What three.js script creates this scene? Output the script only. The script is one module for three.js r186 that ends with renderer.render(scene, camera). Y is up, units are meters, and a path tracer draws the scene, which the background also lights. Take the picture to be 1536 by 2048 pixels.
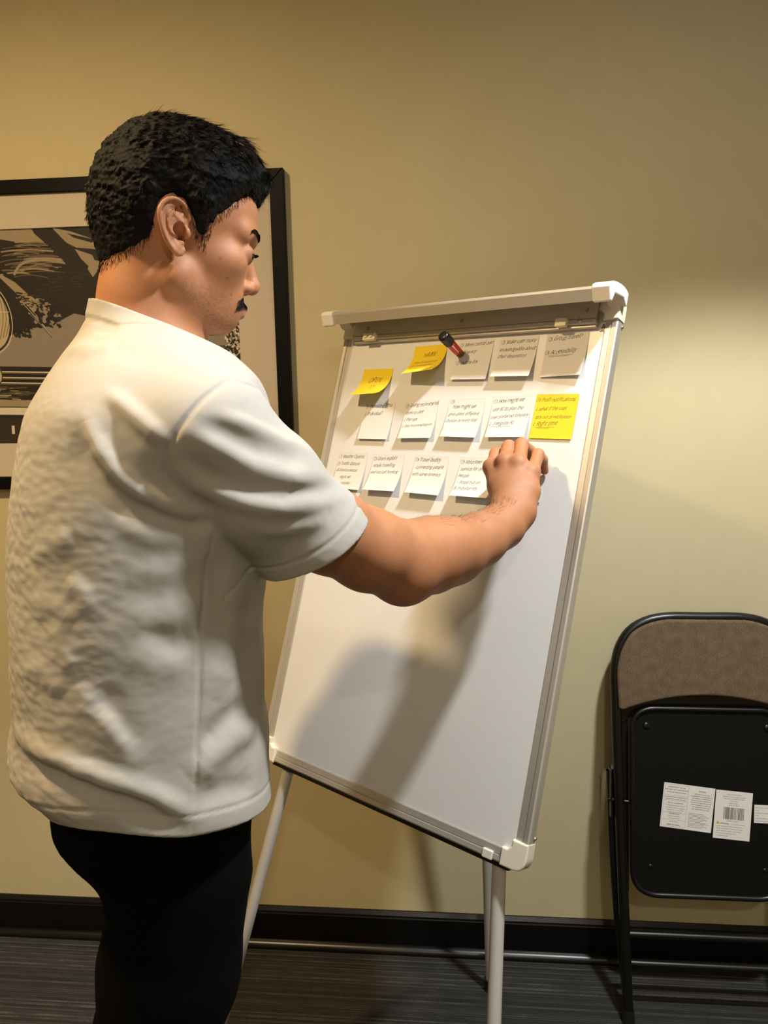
import * as THREE from 'three';
import { RoundedBoxGeometry } from 'three/addons/geometries/RoundedBoxGeometry.js';
import { mergeGeometries } from 'three/addons/utils/BufferGeometryUtils.js';
import { RectAreaLightUniformsLib } from 'three/addons/lights/RectAreaLightUniformsLib.js';
import { ImprovedNoise } from 'three/addons/math/ImprovedNoise.js';

// ------------------------------------------------------------------ camera, exposure, lamps
const scene = new THREE.Scene();
scene.background = new THREE.Color(0x000000);
const camera = new THREE.PerspectiveCamera(67.889, 1536 / 2048, 0.02, 30);
camera.rotation.order = 'YXZ';
camera.position.set(0, 1.43, 1.752);
camera.rotation.set(-0.1632, 0.0904, -0.0183);
scene.add(camera);
const renderer = new THREE.WebGLRenderer({ antialias: true });
renderer.toneMapping = THREE.LinearToneMapping;
renderer.toneMappingExposure = 1.12;
renderer.shadowMap.enabled = true;
const CEILING = 2.6;
// recessed ceiling downlights: x, z, colour, beam candela, beam half-angle, penumbra, spill candela (the reflector's wide glow)
const LAMPS = [
  [0.60, 1.00, [0.96, 0.985, 1.0], 18, 48, 0.16, 1.2, 'recessed ceiling downlight with neutral white light above the flip chart'],
  [-1.00, 1.18, [1.0, 0.71, 0.38], 6, 60, 0.5, 8.5, 'recessed ceiling downlight with warm light beside the framed picture'],
  [0.30, 2.75, [1.0, 0.91, 0.76], 4, 58, 0.5, 3.5, 'recessed ceiling downlight with warm light far from the picture wall'],
];
const FILL_PANEL = [1.0, 0.89, 0.70, 1.15]; // added soft fill light under the ceiling: colour, radiance
RectAreaLightUniformsLib.init();

// ------------------------------------------------------------------ helpers
function rng(seed) { let a = seed >>> 0; return () => { a = (a + 0x6D2B79F5) >>> 0; let t = Math.imul(a ^ (a >>> 15), 1 | a); t = (t + Math.imul(t ^ (t >>> 7), 61 | t)) ^ t; return ((t ^ (t >>> 14)) >>> 0) / 4294967296; }; }
const PN = new ImprovedNoise();
const noise = (x, y, z) => PN.noise(x, y, z);
const clamp = (x, a, b) => Math.max(a, Math.min(b, x));
const lerp = (a, b, t) => a + (b - a) * t;
const sstep = (a, b, x) => { const t = clamp((x - a) / (b - a), 0, 1); return t * t * (3 - 2 * t); };
const rad = d => d * Math.PI / 180;
const V = (x, y, z) => new THREE.Vector3(x, y, z);
const used = {};
function numbered(n) { if (used[n] === undefined) { used[n] = 0; return n; } used[n]++; return n + '_' + String(used[n]).padStart(3, '0'); }
function thing(name, label, category, group) {
  const o = new THREE.Group(); o.name = numbered(name); o.userData = { label, category };
  if (group) o.userData.group = group;
  scene.add(o); return o;
}
function part(name, geo, mat, parent, label) {
  const m = new THREE.Mesh(geo, mat); m.name = name; m.castShadow = m.receiveShadow = true;
  if (label) m.userData.label = label;
  parent.add(m); return m;
}
function struct(name, geo, mat, label, category) {
  const m = new THREE.Mesh(geo, mat); m.name = name; m.castShadow = m.receiveShadow = true;
  m.userData = { kind: 'structure', label, category }; scene.add(m); return m;
}
const merge = a => mergeGeometries(a.map(g => { const q = g.index ? g.toNonIndexed() : g; for (const k of Object.keys(q.attributes)) if (!['position', 'normal', 'uv'].includes(k)) q.deleteAttribute(k); return q; }));
function box(w, h, d, x = 0, y = 0, z = 0) { const g = new THREE.BoxGeometry(w, h, d); g.translate(x, y, z); return g; }
function rbox(w, h, d, r, x = 0, y = 0, z = 0, seg = 2) { const g = new RoundedBoxGeometry(w, h, d, seg, r); g.translate(x, y, z); return g; }
function cyl(a, b, r0, r1 = r0, n = 24) {
  const d = V().subVectors(b, a), L = d.length(), g = new THREE.CylinderGeometry(r1, r0, L, n);
  g.applyQuaternion(new THREE.Quaternion().setFromUnitVectors(V(0, 1, 0), d.normalize()));
  const m = V().addVectors(a, b).multiplyScalar(0.5); g.translate(m.x, m.y, m.z); return g;
}
function tube(pts, r, seg = 64, n = 12, closed = false) { return new THREE.TubeGeometry(new THREE.CatmullRomCurve3(pts, closed, 'centripetal'), seg, r, n, closed); }
function extr(shape, depth, bevel = 0, seg = 2, curve = 16) {
  return new THREE.ExtrudeGeometry(shape, { depth, bevelEnabled: bevel > 0, bevelSize: bevel, bevelThickness: bevel, bevelSegments: seg, bevelOffset: -bevel, curveSegments: curve });
}
function texture(w, h, fn, srgb = true) {
  const d = new Uint8Array(w * h * 4);
  for (let j = 0; j < h; j++) for (let i = 0; i < w; i++) { const c = fn(i / w, j / h, i, j), k = (j * w + i) * 4; d[k] = clamp(c[0], 0, 255); d[k + 1] = clamp(c[1], 0, 255); d[k + 2] = clamp(c[2], 0, 255); d[k + 3] = 255; }
  const t = new THREE.DataTexture(d, w, h); t.magFilter = t.minFilter = THREE.LinearFilter; t.wrapS = t.wrapT = THREE.RepeatWrapping;
  if (srgb) t.colorSpace = THREE.SRGBColorSpace; t.needsUpdate = true; return t;
}
// noise that tiles over the unit square
function tnoise(u, v, f, seed) { const a = u * 2 * Math.PI, b = v * 2 * Math.PI, r = f / 6.283; return noise(Math.cos(a) * r + seed, Math.sin(a) * r + Math.cos(b) * r, Math.sin(b) * r + seed * 1.7); }
const M = (o) => new THREE.MeshStandardMaterial(o);
const P = (o) => new THREE.MeshPhysicalMaterial(o);

// ------------------------------------------------------------------ signed-distance modelling for the figure
const smin = (a, b, k) => { const h = Math.max(k - Math.abs(a - b), 0) / k; return Math.min(a, b) - h * h * k * 0.25; };
const smax = (a, b, k) => -smin(-a, -b, k);
function ell(x, y, z, cx, cy, cz, rx, ry, rz) {
  x -= cx; y -= cy; z -= cz; const a = x / rx, b = y / ry, c = z / rz, k0 = Math.sqrt(a * a + b * b + c * c);
  const e = a / rx, f = b / ry, g = c / rz, k1 = Math.sqrt(e * e + f * f + g * g); return k1 < 1e-9 ? -Math.min(rx, ry, rz) : k0 * (k0 - 1) / k1;
}
function sph(x, y, z, cx, cy, cz, r) { x -= cx; y -= cy; z -= cz; return Math.sqrt(x * x + y * y + z * z) - r; }
function cap(x, y, z, ax, ay, az, ra, bx, by, bz, rb) {
  const dx = bx - ax, dy = by - ay, dz = bz - az, px = x - ax, py = y - ay, pz = z - az;
  let t = (px * dx + py * dy + pz * dz) / (dx * dx + dy * dy + dz * dz); t = t < 0 ? 0 : t > 1 ? 1 : t;
  const ex = px - dx * t, ey = py - dy * t, ez = pz - dz * t; return Math.sqrt(ex * ex + ey * ey + ez * ez) - (ra + (rb - ra) * t);
}
function chain(x, y, z, L, k) { let d = 1e9; for (let i = 0; i + 1 < L.length; i++) { const a = L[i], b = L[i + 1]; const e = cap(x, y, z, a[0], a[1], a[2], a[3], b[0], b[1], b[2], b[3]); d = d > 1e8 ? e : smin(d, e, k); } return d; }
function tubeD(x, y, z, L) { let d = 1e9; for (let i = 0; i + 1 < L.length; i++) { const a = L[i], b = L[i + 1]; const e = cap(x, y, z, a[0], a[1], a[2], a[3], b[0], b[1], b[2], b[3]); if (e < d) d = e; } return d; }
// naive surface nets on a sparse grid
function meshSDF(fn, lo, hi, cell, lip = 2, eps = 0.4) {
  const n = [0, 1, 2].map(i => Math.ceil((hi[i] - lo[i]) / cell) + 1), B = 8, [nx, ny, nz] = n, sx = 1, sy = nx, sz = nx * ny;
  const val = new Float32Array(nx * ny * nz).fill(1), act = [];
  const half = B * cell * 0.5, reach = half * 1.733 * lip + cell * 2;
  for (let k = 0; k < nz; k += B) for (let j = 0; j < ny; j += B) for (let i = 0; i < nx; i += B) {
    const d = fn(lo[0] + i * cell + half, lo[1] + j * cell + half, lo[2] + k * cell + half);
    const k1 = Math.min(k + B, nz), j1 = Math.min(j + B, ny), i1 = Math.min(i + B, nx);
    if (Math.abs(d) > reach) { if (d < 0) for (let c = k; c < k1; c++) for (let b = j; b < j1; b++) val.fill(-1, c * sz + b * sy + i, c * sz + b * sy + i1); continue; }
    act.push([i, j, k]);
    for (let c = k; c < k1; c++) for (let b = j; b < j1; b++) for (let a = i; a < i1; a++) val[c * sz + b * sy + a] = fn(lo[0] + a * cell, lo[1] + b * cell, lo[2] + c * cell);
  }
  const vid = new Int32Array(nx * ny * nz).fill(-1), pos = [], idx = [];
  const co = [0, sx, sy, sx + sy, sz, sx + sz, sy + sz, sx + sy + sz], ed = [[0, 1], [2, 3], [4, 5], [6, 7], [0, 2], [1, 3], [4, 6], [5, 7], [0, 4], [1, 5], [2, 6], [3, 7]];
  const cells = [], seen = new Uint8Array(nx * ny * nz);
  for (const [i, j, k] of act) for (let c = Math.max(0, k - 1); c < Math.min(k + B, nz - 1); c++) for (let b = Math.max(0, j - 1); b < Math.min(j + B, ny - 1); b++) for (let a = Math.max(0, i - 1); a < Math.min(i + B, nx - 1); a++) {
    const o = c * sz + b * sy + a; if (seen[o]) continue; seen[o] = 1;
    let mask = 0; for (let q = 0; q < 8; q++) if (val[o + co[q]] < 0) mask |= 1 << q;
    if (mask === 0 || mask === 255) continue;
    let X = 0, Y = 0, Z = 0, m = 0;
    for (const [p, q] of ed) { const vp = val[o + co[p]], vq = val[o + co[q]]; if ((vp < 0) === (vq < 0)) continue; const t = vp / (vp - vq); X += (p & 1) + ((q & 1) - (p & 1)) * t; Y += ((p >> 1) & 1) + (((q >> 1) & 1) - ((p >> 1) & 1)) * t; Z += (p >> 2) + ((q >> 2) - (p >> 2)) * t; m++; }
    vid[o] = pos.length / 3; pos.push(lo[0] + (a + X / m) * cell, lo[1] + (b + Y / m) * cell, lo[2] + (c + Z / m) * cell); cells.push([a, b, c]);
  }
  const quad = (a, b, c, d, flip) => { if (a < 0 || b < 0 || c < 0 || d < 0) return; if (flip) idx.push(a, c, b, a, d, c); else idx.push(a, b, c, a, c, d); };
  for (const [a, b, c] of cells) {
    const o = c * sz + b * sy + a, v0 = val[o] < 0;
    if (b > 0 && c > 0 && v0 !== (val[o + sx] < 0)) quad(vid[o], vid[o - sy], vid[o - sy - sz], vid[o - sz], v0 ? false : true);
    if (a > 0 && c > 0 && v0 !== (val[o + sy] < 0)) quad(vid[o], vid[o - sx], vid[o - sx - sz], vid[o - sz], v0 ? true : false);
    if (a > 0 && b > 0 && v0 !== (val[o + sz] < 0)) quad(vid[o], vid[o - sx], vid[o - sx - sy], vid[o - sy], v0 ? false : true);
  }
  const nor = new Float32Array(pos.length), h = cell * eps;
  for (let i = 0; i < pos.length; i += 3) {
    const x = pos[i], y = pos[i + 1], z = pos[i + 2];
    let gx = fn(x + h, y, z) - fn(x - h, y, z), gy = fn(x, y + h, z) - fn(x, y - h, z), gz = fn(x, y, z + h) - fn(x, y, z - h); const l = Math.hypot(gx, gy, gz) || 1;
    nor[i] = gx / l; nor[i + 1] = gy / l; nor[i + 2] = gz / l;
  }
  const g = new THREE.BufferGeometry(); g.setAttribute('position', new THREE.Float32BufferAttribute(pos, 3)); g.setAttribute('normal', new THREE.BufferAttribute(nor, 3)); g.setIndex(idx);
  return g;
}
function setUV(g, fn) { const p = g.attributes.position, a = new Float32Array(p.count * 2); for (let i = 0; i < p.count; i++) { const r = fn(p.getX(i), p.getY(i), p.getZ(i)); a[2 * i] = r[0]; a[2 * i + 1] = r[1]; } g.setAttribute('uv', new THREE.BufferAttribute(a, 2)); return g; }
function setColor(g, fn) { const p = g.attributes.position, a = new Float32Array(p.count * 3); for (let i = 0; i < p.count; i++) { const r = fn(p.getX(i), p.getY(i), p.getZ(i)); a[3 * i] = r[0]; a[3 * i + 1] = r[1]; a[3 * i + 2] = r[2]; } g.setAttribute('color', new THREE.BufferAttribute(a, 3)); return g; }
function joinIndexed(list) { return mergeGeometries(list); }
// short tapered hairs: [root, direction, length, bend vector]
function strands(list, radius, rings = 3) {
  const pos = [], nor = [], idx = []; let base = 0;
  for (const [p, d, L, bend, rr] of list) {
    const w = (rr || radius);
    const t = Math.abs(d.y) < 0.9 ? V(0, 1, 0) : V(1, 0, 0), s = V().crossVectors(d, t).normalize(), q = V().crossVectors(s, d).normalize();
    for (let k = 0; k <= rings; k++) {
      const f = k / rings, c = p.clone().addScaledVector(d, L * f).addScaledVector(bend, L * f * f), r = w * (1 - 0.8 * f * f);
      for (let m = 0; m < 3; m++) { const a = m * 2.0944, n = s.clone().multiplyScalar(Math.cos(a)).addScaledVector(q, Math.sin(a)); pos.push(c.x + n.x * r, c.y + n.y * r, c.z + n.z * r); nor.push(n.x, n.y, n.z); }
      if (k) for (let m = 0; m < 3; m++) { const a = base + (k - 1) * 3 + m, b = base + (k - 1) * 3 + (m + 1) % 3; idx.push(a, b, a + 3, b, b + 3, a + 3); }
    }
    base += (rings + 1) * 3;
  }
  const g = new THREE.BufferGeometry(); g.setAttribute('position', new THREE.Float32BufferAttribute(pos, 3)); g.setAttribute('normal', new THREE.Float32BufferAttribute(nor, 3)); g.setIndex(idx); return g;
}

// ------------------------------------------------------------------ the room
const wallCol = texture(256, 256, (u, v) => { const n = tnoise(u, v, 6, 1) * 3 + tnoise(u, v, 30, 9) * 2; return [208 + n, 195 + n, 155 + n]; });
wallCol.repeat.set(0.6, 0.6);
const wallMat = M({ map: wallCol, roughness: 0.7 });
const ceilMat = M({ color: 0xd8d2c4, roughness: 0.9 });
function metreUV(g, s = 1) { const p = g.attributes.position, n = g.attributes.normal, uv = g.attributes.uv; for (let i = 0; i < p.count; i++) { const ax = Math.abs(n.getX(i)), ay = Math.abs(n.getY(i)); if (ay > 0.7) uv.setXY(i, p.getX(i) * s, p.getZ(i) * s); else if (ax > 0.7) uv.setXY(i, p.getZ(i) * s, p.getY(i) * s); else uv.setXY(i, p.getX(i) * s, p.getY(i) * s); } return g; }
const X0 = -2.6, X1 = 2.3, Z1 = 4.2;
struct('wall_back', metreUV(box(X1 - X0 + 0.2, CEILING + 0.2, 0.1, (X0 + X1) / 2, CEILING / 2, -0.05)), wallMat, 'mustard beige painted wall behind the flip chart', 'wall');
struct('wall_left', metreUV(box(0.1, CEILING + 0.2, Z1 + 0.2, X0 - 0.05, CEILING / 2, Z1 / 2)), wallMat, 'mustard beige painted side wall past the framed picture', 'wall');
struct('wall_right', metreUV(box(0.1, CEILING + 0.2, Z1 + 0.2, X1 + 0.05, CEILING / 2, Z1 / 2)), wallMat, 'mustard beige painted side wall past the folding chair', 'wall');
struct('wall_front', metreUV(box(X1 - X0 + 0.2, CEILING + 0.2, 0.1, (X0 + X1) / 2, CEILING / 2, Z1 + 0.05)), wallMat, 'mustard beige painted wall opposite the picture wall', 'wall');
struct('ceiling', metreUV(box(X1 - X0 + 0.2, 0.1, Z1 + 0.2, (X0 + X1) / 2, CEILING + 0.05, Z1 / 2)), ceilMat, 'plain pale ceiling with recessed downlights', 'ceiling');
// carpet: broken lengthwise threads of several browns and greys
const rc = rng(11);
const CR = []; { let y = 0; while (y < 1024) { const h = 2 + Math.floor(rc() * 7); const tone = rc(); for (let k = 0; k < h && y < 1024; k++, y++) CR.push([tone, rc(), k === 0 ? 1 : 0]); } }
const carpet = texture(1024, 1024, (u, v, i, j) => {
  const [tone, r, edge] = CR[j]; const n = 0.7 * tnoise(u, v, 14, tone * 37) + 0.8 * noise(i * 0.17, j * 0.8, 3.1), fine = noise(i * 0.47, j * 0.55, 7.7) + 0.7 * noise(i * 0.9, j * 0.9, 1.7);
  let q = 40 + tone * 22 + n * 15 + fine * 17 - edge * 8; if (tone > 0.78) q += 12 + n * 22; return [q * 0.98, q * 0.96, q * 0.91];
});
const carpetB = texture(512, 512, (u, v, i, j) => { const q = 128 + 90 * noise(i * 0.45, j * 0.8, 1.3) + 50 * Math.sin(j * 0.8); return [q, q, q]; }, false);
carpet.repeat.set(1.25, 1.25); carpetB.repeat.set(2.5, 2.5);
struct('floor', metreUV(box(X1 - X0 + 0.2, 0.1, Z1 + 0.2, (X0 + X1) / 2, -0.05, Z1 / 2)), M({ map: carpet, roughness: 1, bumpMap: carpetB, bumpScale: 0.004 }), 'dark grey brown carpet with thin lengthwise stripes', 'carpet');
// baseboard: black moulding with a bevelled top edge and a quarter round at the carpet
function baseboard(name, len, label) {
  const s = new THREE.Shape(); s.moveTo(0, 0); s.lineTo(0.013, 0); s.lineTo(0.013, 0.090); s.lineTo(0.0115, 0.0925); s.lineTo(0.0105, 0.097); s.lineTo(0.004, 0.106); s.lineTo(0, 0.106); s.closePath();
  const q = new THREE.Shape(); q.moveTo(0.0125, 0); q.lineTo(0.03, 0); q.absarc(0.0125, 0.0, 0.0175, 0, Math.PI / 2, false); q.closePath();
  const g = merge([s, q].map(a => new THREE.ExtrudeGeometry(a, { depth: len, bevelEnabled: false, curveSegments: 10 })));
  return struct(name, g, M({ color: 0x0b0a0a, roughness: 0.3 }), label, 'baseboard');
}
const bbB = baseboard('baseboard_back', X1 - X0, 'glossy black baseboard under the picture wall'); bbB.rotation.y = -Math.PI / 2; bbB.position.set(X1, 0, 0);
const bbL = baseboard('baseboard_left', Z1 - 0.03, 'glossy black baseboard under the left side wall'); bbL.position.set(X0, 0, 0.03);
// downlights
const trimMat = M({ color: 0xf0efea, roughness: 0.5 });
for (const [x, z, c, cd, ang, pen, spill, label] of LAMPS) {
  const t = thing('ceiling_downlight', label, 'downlight', 'recessed downlights in the ceiling'); t.position.set(x, CEILING, z);
  part('trim_ring', new THREE.LatheGeometry([[0.055, -0.001], [0.075, -0.001], [0.078, -0.004], [0.074, -0.009], [0.06, -0.010], [0.055, -0.006]].map(p => new THREE.Vector2(p[0], p[1])), 40), trimMat, t);
  const e = new THREE.MeshStandardMaterial({ color: 0x222222, emissive: new THREE.Color(c[0], c[1], c[2]), emissiveIntensity: 6 });
  const lens = new THREE.CylinderGeometry(0.054, 0.054, 0.003, 40); lens.translate(0, -0.003, 0);
  part('lens', lens, e, t);
  for (const [cdl, half, soft] of [[cd, ang, pen], [spill, 86, 0.45]]) {
  const s = new THREE.SpotLight(new THREE.Color(c[0], c[1], c[2]), cdl, 0, rad(half), soft, 2);
  s.position.set(0, -0.012, 0); s.target.position.set(0, -2, 0); s.castShadow = true; s.shadow.mapSize.set(2048, 2048); s.shadow.radius = 3.5; s.shadow.bias = -0.0005; t.add(s); t.add(s.target);
  s.name = 'lamp_light'; s.target.name = 'lamp_target'; }
}

// added fill light: wide glowing panel out of view, lifts the shaded sides
{
  const t = thing('added_fill_panel', 'added fill light, a large flat glowing panel out of view at the end of the room away from the picture', 'added fill light'); t.position.set(-0.2, CEILING, 3.45);
  const w = 1.8, d = 0.9;
  part('frame', merge([box(w + 0.04, 0.012, 0.02, 0, -0.006, d / 2 + 0.01), box(w + 0.04, 0.012, 0.02, 0, -0.006, -d / 2 - 0.01), box(0.02, 0.012, d, w / 2 + 0.01, -0.006, 0), box(0.02, 0.012, d, -w / 2 - 0.01, -0.006, 0)]), trimMat, t);
  part('fill_diffuser', box(w, 0.004, d, 0, -0.004, 0), M({ color: 0x222222, emissive: new THREE.Color(FILL_PANEL[0], FILL_PANEL[1], FILL_PANEL[2]), emissiveIntensity: 0.8 }), t);
  const l = new THREE.RectAreaLight(new THREE.Color(FILL_PANEL[0], FILL_PANEL[1], FILL_PANEL[2]), FILL_PANEL[3], w, d); l.name = 'fill_glow'; l.position.set(0, -0.012, 0); l.rotation.x = -Math.PI / 2; l.castShadow = true; t.add(l);
}

// ------------------------------------------------------------------ framed picture on the wall
{
  const xR = -0.365, xL = -1.36, yT = 1.905, yB = 1.202, fw = 0.031, dep = 0.022;
  const pic = thing('framed_picture', 'large black framed monochrome photograph with wide cream mat on the wall', 'picture'); pic.position.set(0, yB, 0);
  const H = yT - yB, W = xR - xL, cx = (xL + xR) / 2;
  const black = P({ color: 0x050505, roughness: 0.5, specularIntensity: 0.35 });
  const rail = (len, ang, x, y) => { // mitred moulding with a slightly raised outer edge
    const s = new THREE.Shape(); s.moveTo(-len / 2, 0); s.lineTo(len / 2, 0); s.lineTo(len / 2 - fw, fw); s.lineTo(-len / 2 + fw, fw); s.closePath();
    const g = extr(s, dep - 0.004, 0.002, 2); g.translate(0, 0, 0.002); g.rotateZ(ang); g.translate(x, y, 0); return g;
  };
  part('frame_rail', rail(W, 0, cx, 0), black, pic); part('frame_rail', rail(W, Math.PI, cx, H), black, pic);
  part('frame_rail', rail(H, Math.PI / 2, xR, H / 2), black, pic); part('frame_rail', rail(H, -Math.PI / 2, xL, H / 2), black, pic);
  const mx = 0.08, prR = -0.480, prL = xL + (xR - prR), prT = 1.800 - yB, prB = 1.312 - yB;
  const ms = new THREE.Shape(); ms.moveTo(xL + 0.02, 0.02); ms.lineTo(xR - 0.02, 0.02); ms.lineTo(xR - 0.02, H - 0.02); ms.lineTo(xL + 0.02, H - 0.02); ms.closePath();
  const hole = new THREE.Path(); hole.moveTo(prL, prB); hole.lineTo(prL, prT); hole.lineTo(prR, prT); hole.lineTo(prR, prB); hole.closePath(); ms.holes.push(hole);
  const mg = extr(ms, 0.0025, 0.0008, 1); mg.translate(0, 0, 0.0125);
  part('mat_board', mg, M({ color: 0xcfc3b0, roughness: 0.95 }), pic, 'cream mat board');
  // the print: a vintage car's chrome, reflections and tree shadows, as tones of sepia black
  const pw = prR - prL, ph = prT - prB, CW = 1500, CH = Math.round(1500 * ph / pw), cv = document.createElement('canvas'); cv.width = CW; cv.height = CH; const g = cv.getContext('2d');
  // design units: picture tracing grid (gx to the right, gy down); sheet right edge at 483, top at 455
  const sx = CW / (pw / 0.00121), ox = CW - 483 * sx, sy = CH / (ph / 0.001115), oy = -455 * sy;
  const q = (a) => [ox + (a[0]) * sx + (a[1] - 670) * -0.045 * sx, oy + a[1] * sy + (a[0] - 240) * 0.035 * sy];
  const poly = (pts, col) => { g.fillStyle = col; g.beginPath(); pts.forEach((p, i) => { const [x, y] = q(p); i ? g.lineTo(x, y) : g.moveTo(x, y); }); g.closePath(); g.fill(); };
  const line = (pts, w, col) => { g.strokeStyle = col; g.lineWidth = w * sx; g.lineCap = 'round'; g.lineJoin = 'round'; g.beginPath(); const c = pts.map(q); g.moveTo(c[0][0], c[0][1]); for (let i = 1; i + 1 < c.length; i++) g.quadraticCurveTo(c[i][0], c[i][1], (c[i][0] + c[i + 1][0]) / 2, (c[i][1] + c[i + 1][1]) / 2); const e = c[c.length - 1]; g.lineTo(e[0], e[1]); g.stroke(); };
  const D = '#17110b', Dk = '#0d0906', L = '#b9a98a', L2 = '#9c8c72', Gy = '#8d8276', Wt = '#d9cfbb';
  g.fillStyle = D; g.fillRect(0, 0, CW, CH);
  poly([[-400, 440], [80, 456], [88, 470], [108, 488], [60, 488], [0, 478], [-400, 470]], L2);
  poly([[120, 458], [160, 466], [206, 482], [230, 492], [230, 505], [200, 500], [170, 498], [150, 488], [135, 474]], L2);
  poly([[152, 470], [206, 482], [200, 488], [165, 478]], Dk); poly([[166, 500], [200, 512], [212, 540], [196, 538], [178, 520]], L2);
  const r = rng(5);
  for (let k = 0; k < 26; k++) { const y = 486 + k * 2.6, x = 8 + r() * 60, w = 50 + r() * 60; line([[x, y + 6 * r()], [x + w * 0.4, y - 4 + 3 * r()], [x + w, y + 6 * r()]], 1 + r() * 2.4, k % 3 ? '#6b5b46' : L2); }
  line([[45, 550], [52, 532], [80, 522], [110, 518], [140, 522]], 5, L2); line([[60, 545], [85, 530], [120, 526], [150, 530]], 1.5, '#8b7a60'); line([[145, 522], [168, 530], [175, 540]], 3, L2);
  poly([[80, 455], [122, 458], [152, 490], [166, 508], [186, 540], [198, 570], [196, 600], [170, 600], [160, 545], [140, 520], [112, 492], [90, 472]], D);
  poly([[196, 520], [214, 524], [208, 545], [200, 556], [190, 540]], L2);
  for (let k = 0; k < 60; k++) { const x = 70 + r() * 110, y = 545 + r() * 60; line([[x, y], [x + 6 + r() * 14, y - 1 + r() * 2]], 0.8, ['#3a2e20', '#4b3d2c', '#2e2318'][k % 3]); }
  // bonnet edge and leaves
  poly([[0, 556], [20, 552], [45, 566], [70, 590], [92, 604], [110, 622], [100, 640], [60, 625], [30, 580], [0, 560]], L2);
  poly([[0, 552], [14, 556], [50, 592], [80, 628], [110, 664], [108, 672], [70, 640], [40, 600], [0, 566]], D);
  line([[0, 536], [40, 556], [90, 590]], 5, Dk); line([[52, 602], [80, 634], [112, 668]], 2.2, Wt); line([[55, 606], [84, 640], [114, 672]], 1.5, Dk);
  for (let k = 0; k < 90; k++) { const x = 46 + r() * 66, y = 582 + (x - 46) * 0.35 + r() * 26; line([[x, y], [x + 3 + r() * 7, y - 1 + r() * 3]], 1 + r() * 2, r() > 0.5 ? D : L2); }
  poly([[0, 700], [20, 680], [60, 660], [110, 655], [160, 628], [215, 640], [215, 744], [0, 744]], Gy);
  for (let k = 0; k < 80; k++) { const x = 34 + r() * 36, y = 622 + r() * 54; poly([[x, y], [x + 5 * r(), y - 5], [x + 7, y + 2], [x + 4, y + 7 * r()]], Dk); }
  for (let k = 0; k < 60; k++) { const x = 78 + r() * 50, y = 612 + r() * 44; poly([[x, y], [x + 7 * r(), y - 5], [x + 9, y + 2], [x + 4, y + 7 * r()]], r() > 0.4 ? Dk : Gy); }
  line([[70, 628], [92, 650], [112, 674]], 2, Wt); line([[72, 630], [94, 653], [114, 677]], 1.3, Dk);
  // headlamp at the far side, seen as ribbed glass in a chrome ring
  poly([[-70, 560], [-20, 560], [10, 585], [28, 620], [32, 660], [22, 690], [0, 706], [-60, 706]], L);
  for (let k = 0; k < 9; k++) line([[-30 + k * 7, 566 + k * 5], [-18 + k * 6.5, 630], [-26 + k * 6, 700 - k * 3]], 1, '#4b3d2c');
  line([[-20, 556], [12, 584], [30, 622], [33, 662], [22, 694], [-4, 712]], 3.2, Dk); line([[-20, 551], [15, 582], [34, 622], [37, 664], [25, 698], [-4, 717]], 1.6, Wt); line([[-30, 624], [30, 626]], 1.2, Wt);
  // grille bars, bumper
  poly([[-400, 738], [215, 738], [215, 800], [-400, 800]], Dk); for (const y of [749, 761, 772]) { line([[-400, y], [215, y]], 2.4, Wt); line([[-400, y + 3], [215, y + 3]], 1.4, '#6b5b46'); }
  poly([[-60, 732], [-6, 734], [8, 744], [10, 764], [4, 776], [-60, 780]], L); line([[-40, 733], [2, 738], [11, 752], [9, 770], [-2, 779]], 2, '#3a2e20');
  for (let k = 0; k < 34; k++) { const x = -30 + r() * 80, y = 782 + r() * 30; line([[x, y], [x + 10 + r() * 22, y + 1 - r() * 3]], 1 + r() * 2.5, r() > 0.5 ? '#4b3d2c' : L2); }
  poly([[-400, 812], [215, 806], [215, 820], [-400, 826]], L2); poly([[-400, 828], [215, 822], [215, 838], [-400, 842]], Wt); line([[-400, 846], [215, 840]], 2.5, Dk);
  poly([[-400, 850], [215, 845], [215, 900], [-400, 900]], '#2a1e14'); poly([[24, 862], [30, 862], [30, 880], [24, 880]], Wt);
  // car's far wing: pale bonnet, curved chrome lines and foliage at the sheet's right side
  poly([[330, 640], [483, 640], [483, 760], [330, 700]], D); poly([[360, 650], [395, 664], [470, 666], [478, 640], [483, 690], [440, 690], [400, 682]], Gy);
  for (const k of [0, 5, 9, 14, 19, 25]) line([[350, 652 + k], [385, 672 + k * 1.1], [420, 686 + k * 1.1], [462, 696 + k]], k % 2 ? 2.4 : 1.5, k % 2 ? Dk : L2);
  for (let k = 0; k < 120; k++) { const x = 452 + r() * 32, y = 636 + r() * 74; poly([[x, y], [x + 5 * r(), y - 4], [x + 6, y + 2], [x + 2, y + 6 * r()]], r() > 0.45 ? Dk : Wt); }
  line([[455, 722], [470, 716], [484, 702]], 1.5, Wt); poly([[455, 726], [484, 708], [484, 760], [440, 760]], Dk);
  const pt = new THREE.CanvasTexture(cv); pt.colorSpace = THREE.SRGBColorSpace;
  const sheet = new THREE.BoxGeometry(pw, ph, 0.001); sheet.translate((prL + prR) / 2, (prT + prB) / 2, 0.0118);
  part('photo_print', sheet, M({ map: pt, roughness: 0.6 }), pic, 'sepia black and white print of vintage car chrome and reflections');
  part('backing', box(W - 0.03, H - 0.03, 0.009, cx, H / 2, 0.0062), M({ color: 0x2a241c, roughness: 0.9 }), pic);
  part('glass_pane', new THREE.PlaneGeometry(W - 2 * fw + 0.006, H - 2 * fw + 0.006).translate(cx, H / 2, 0.0185), P({ color: 0xffffff, roughness: 0.03, transmission: 1, thickness: 0, ior: 1.45, transparent: false }), pic);
}

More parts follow.
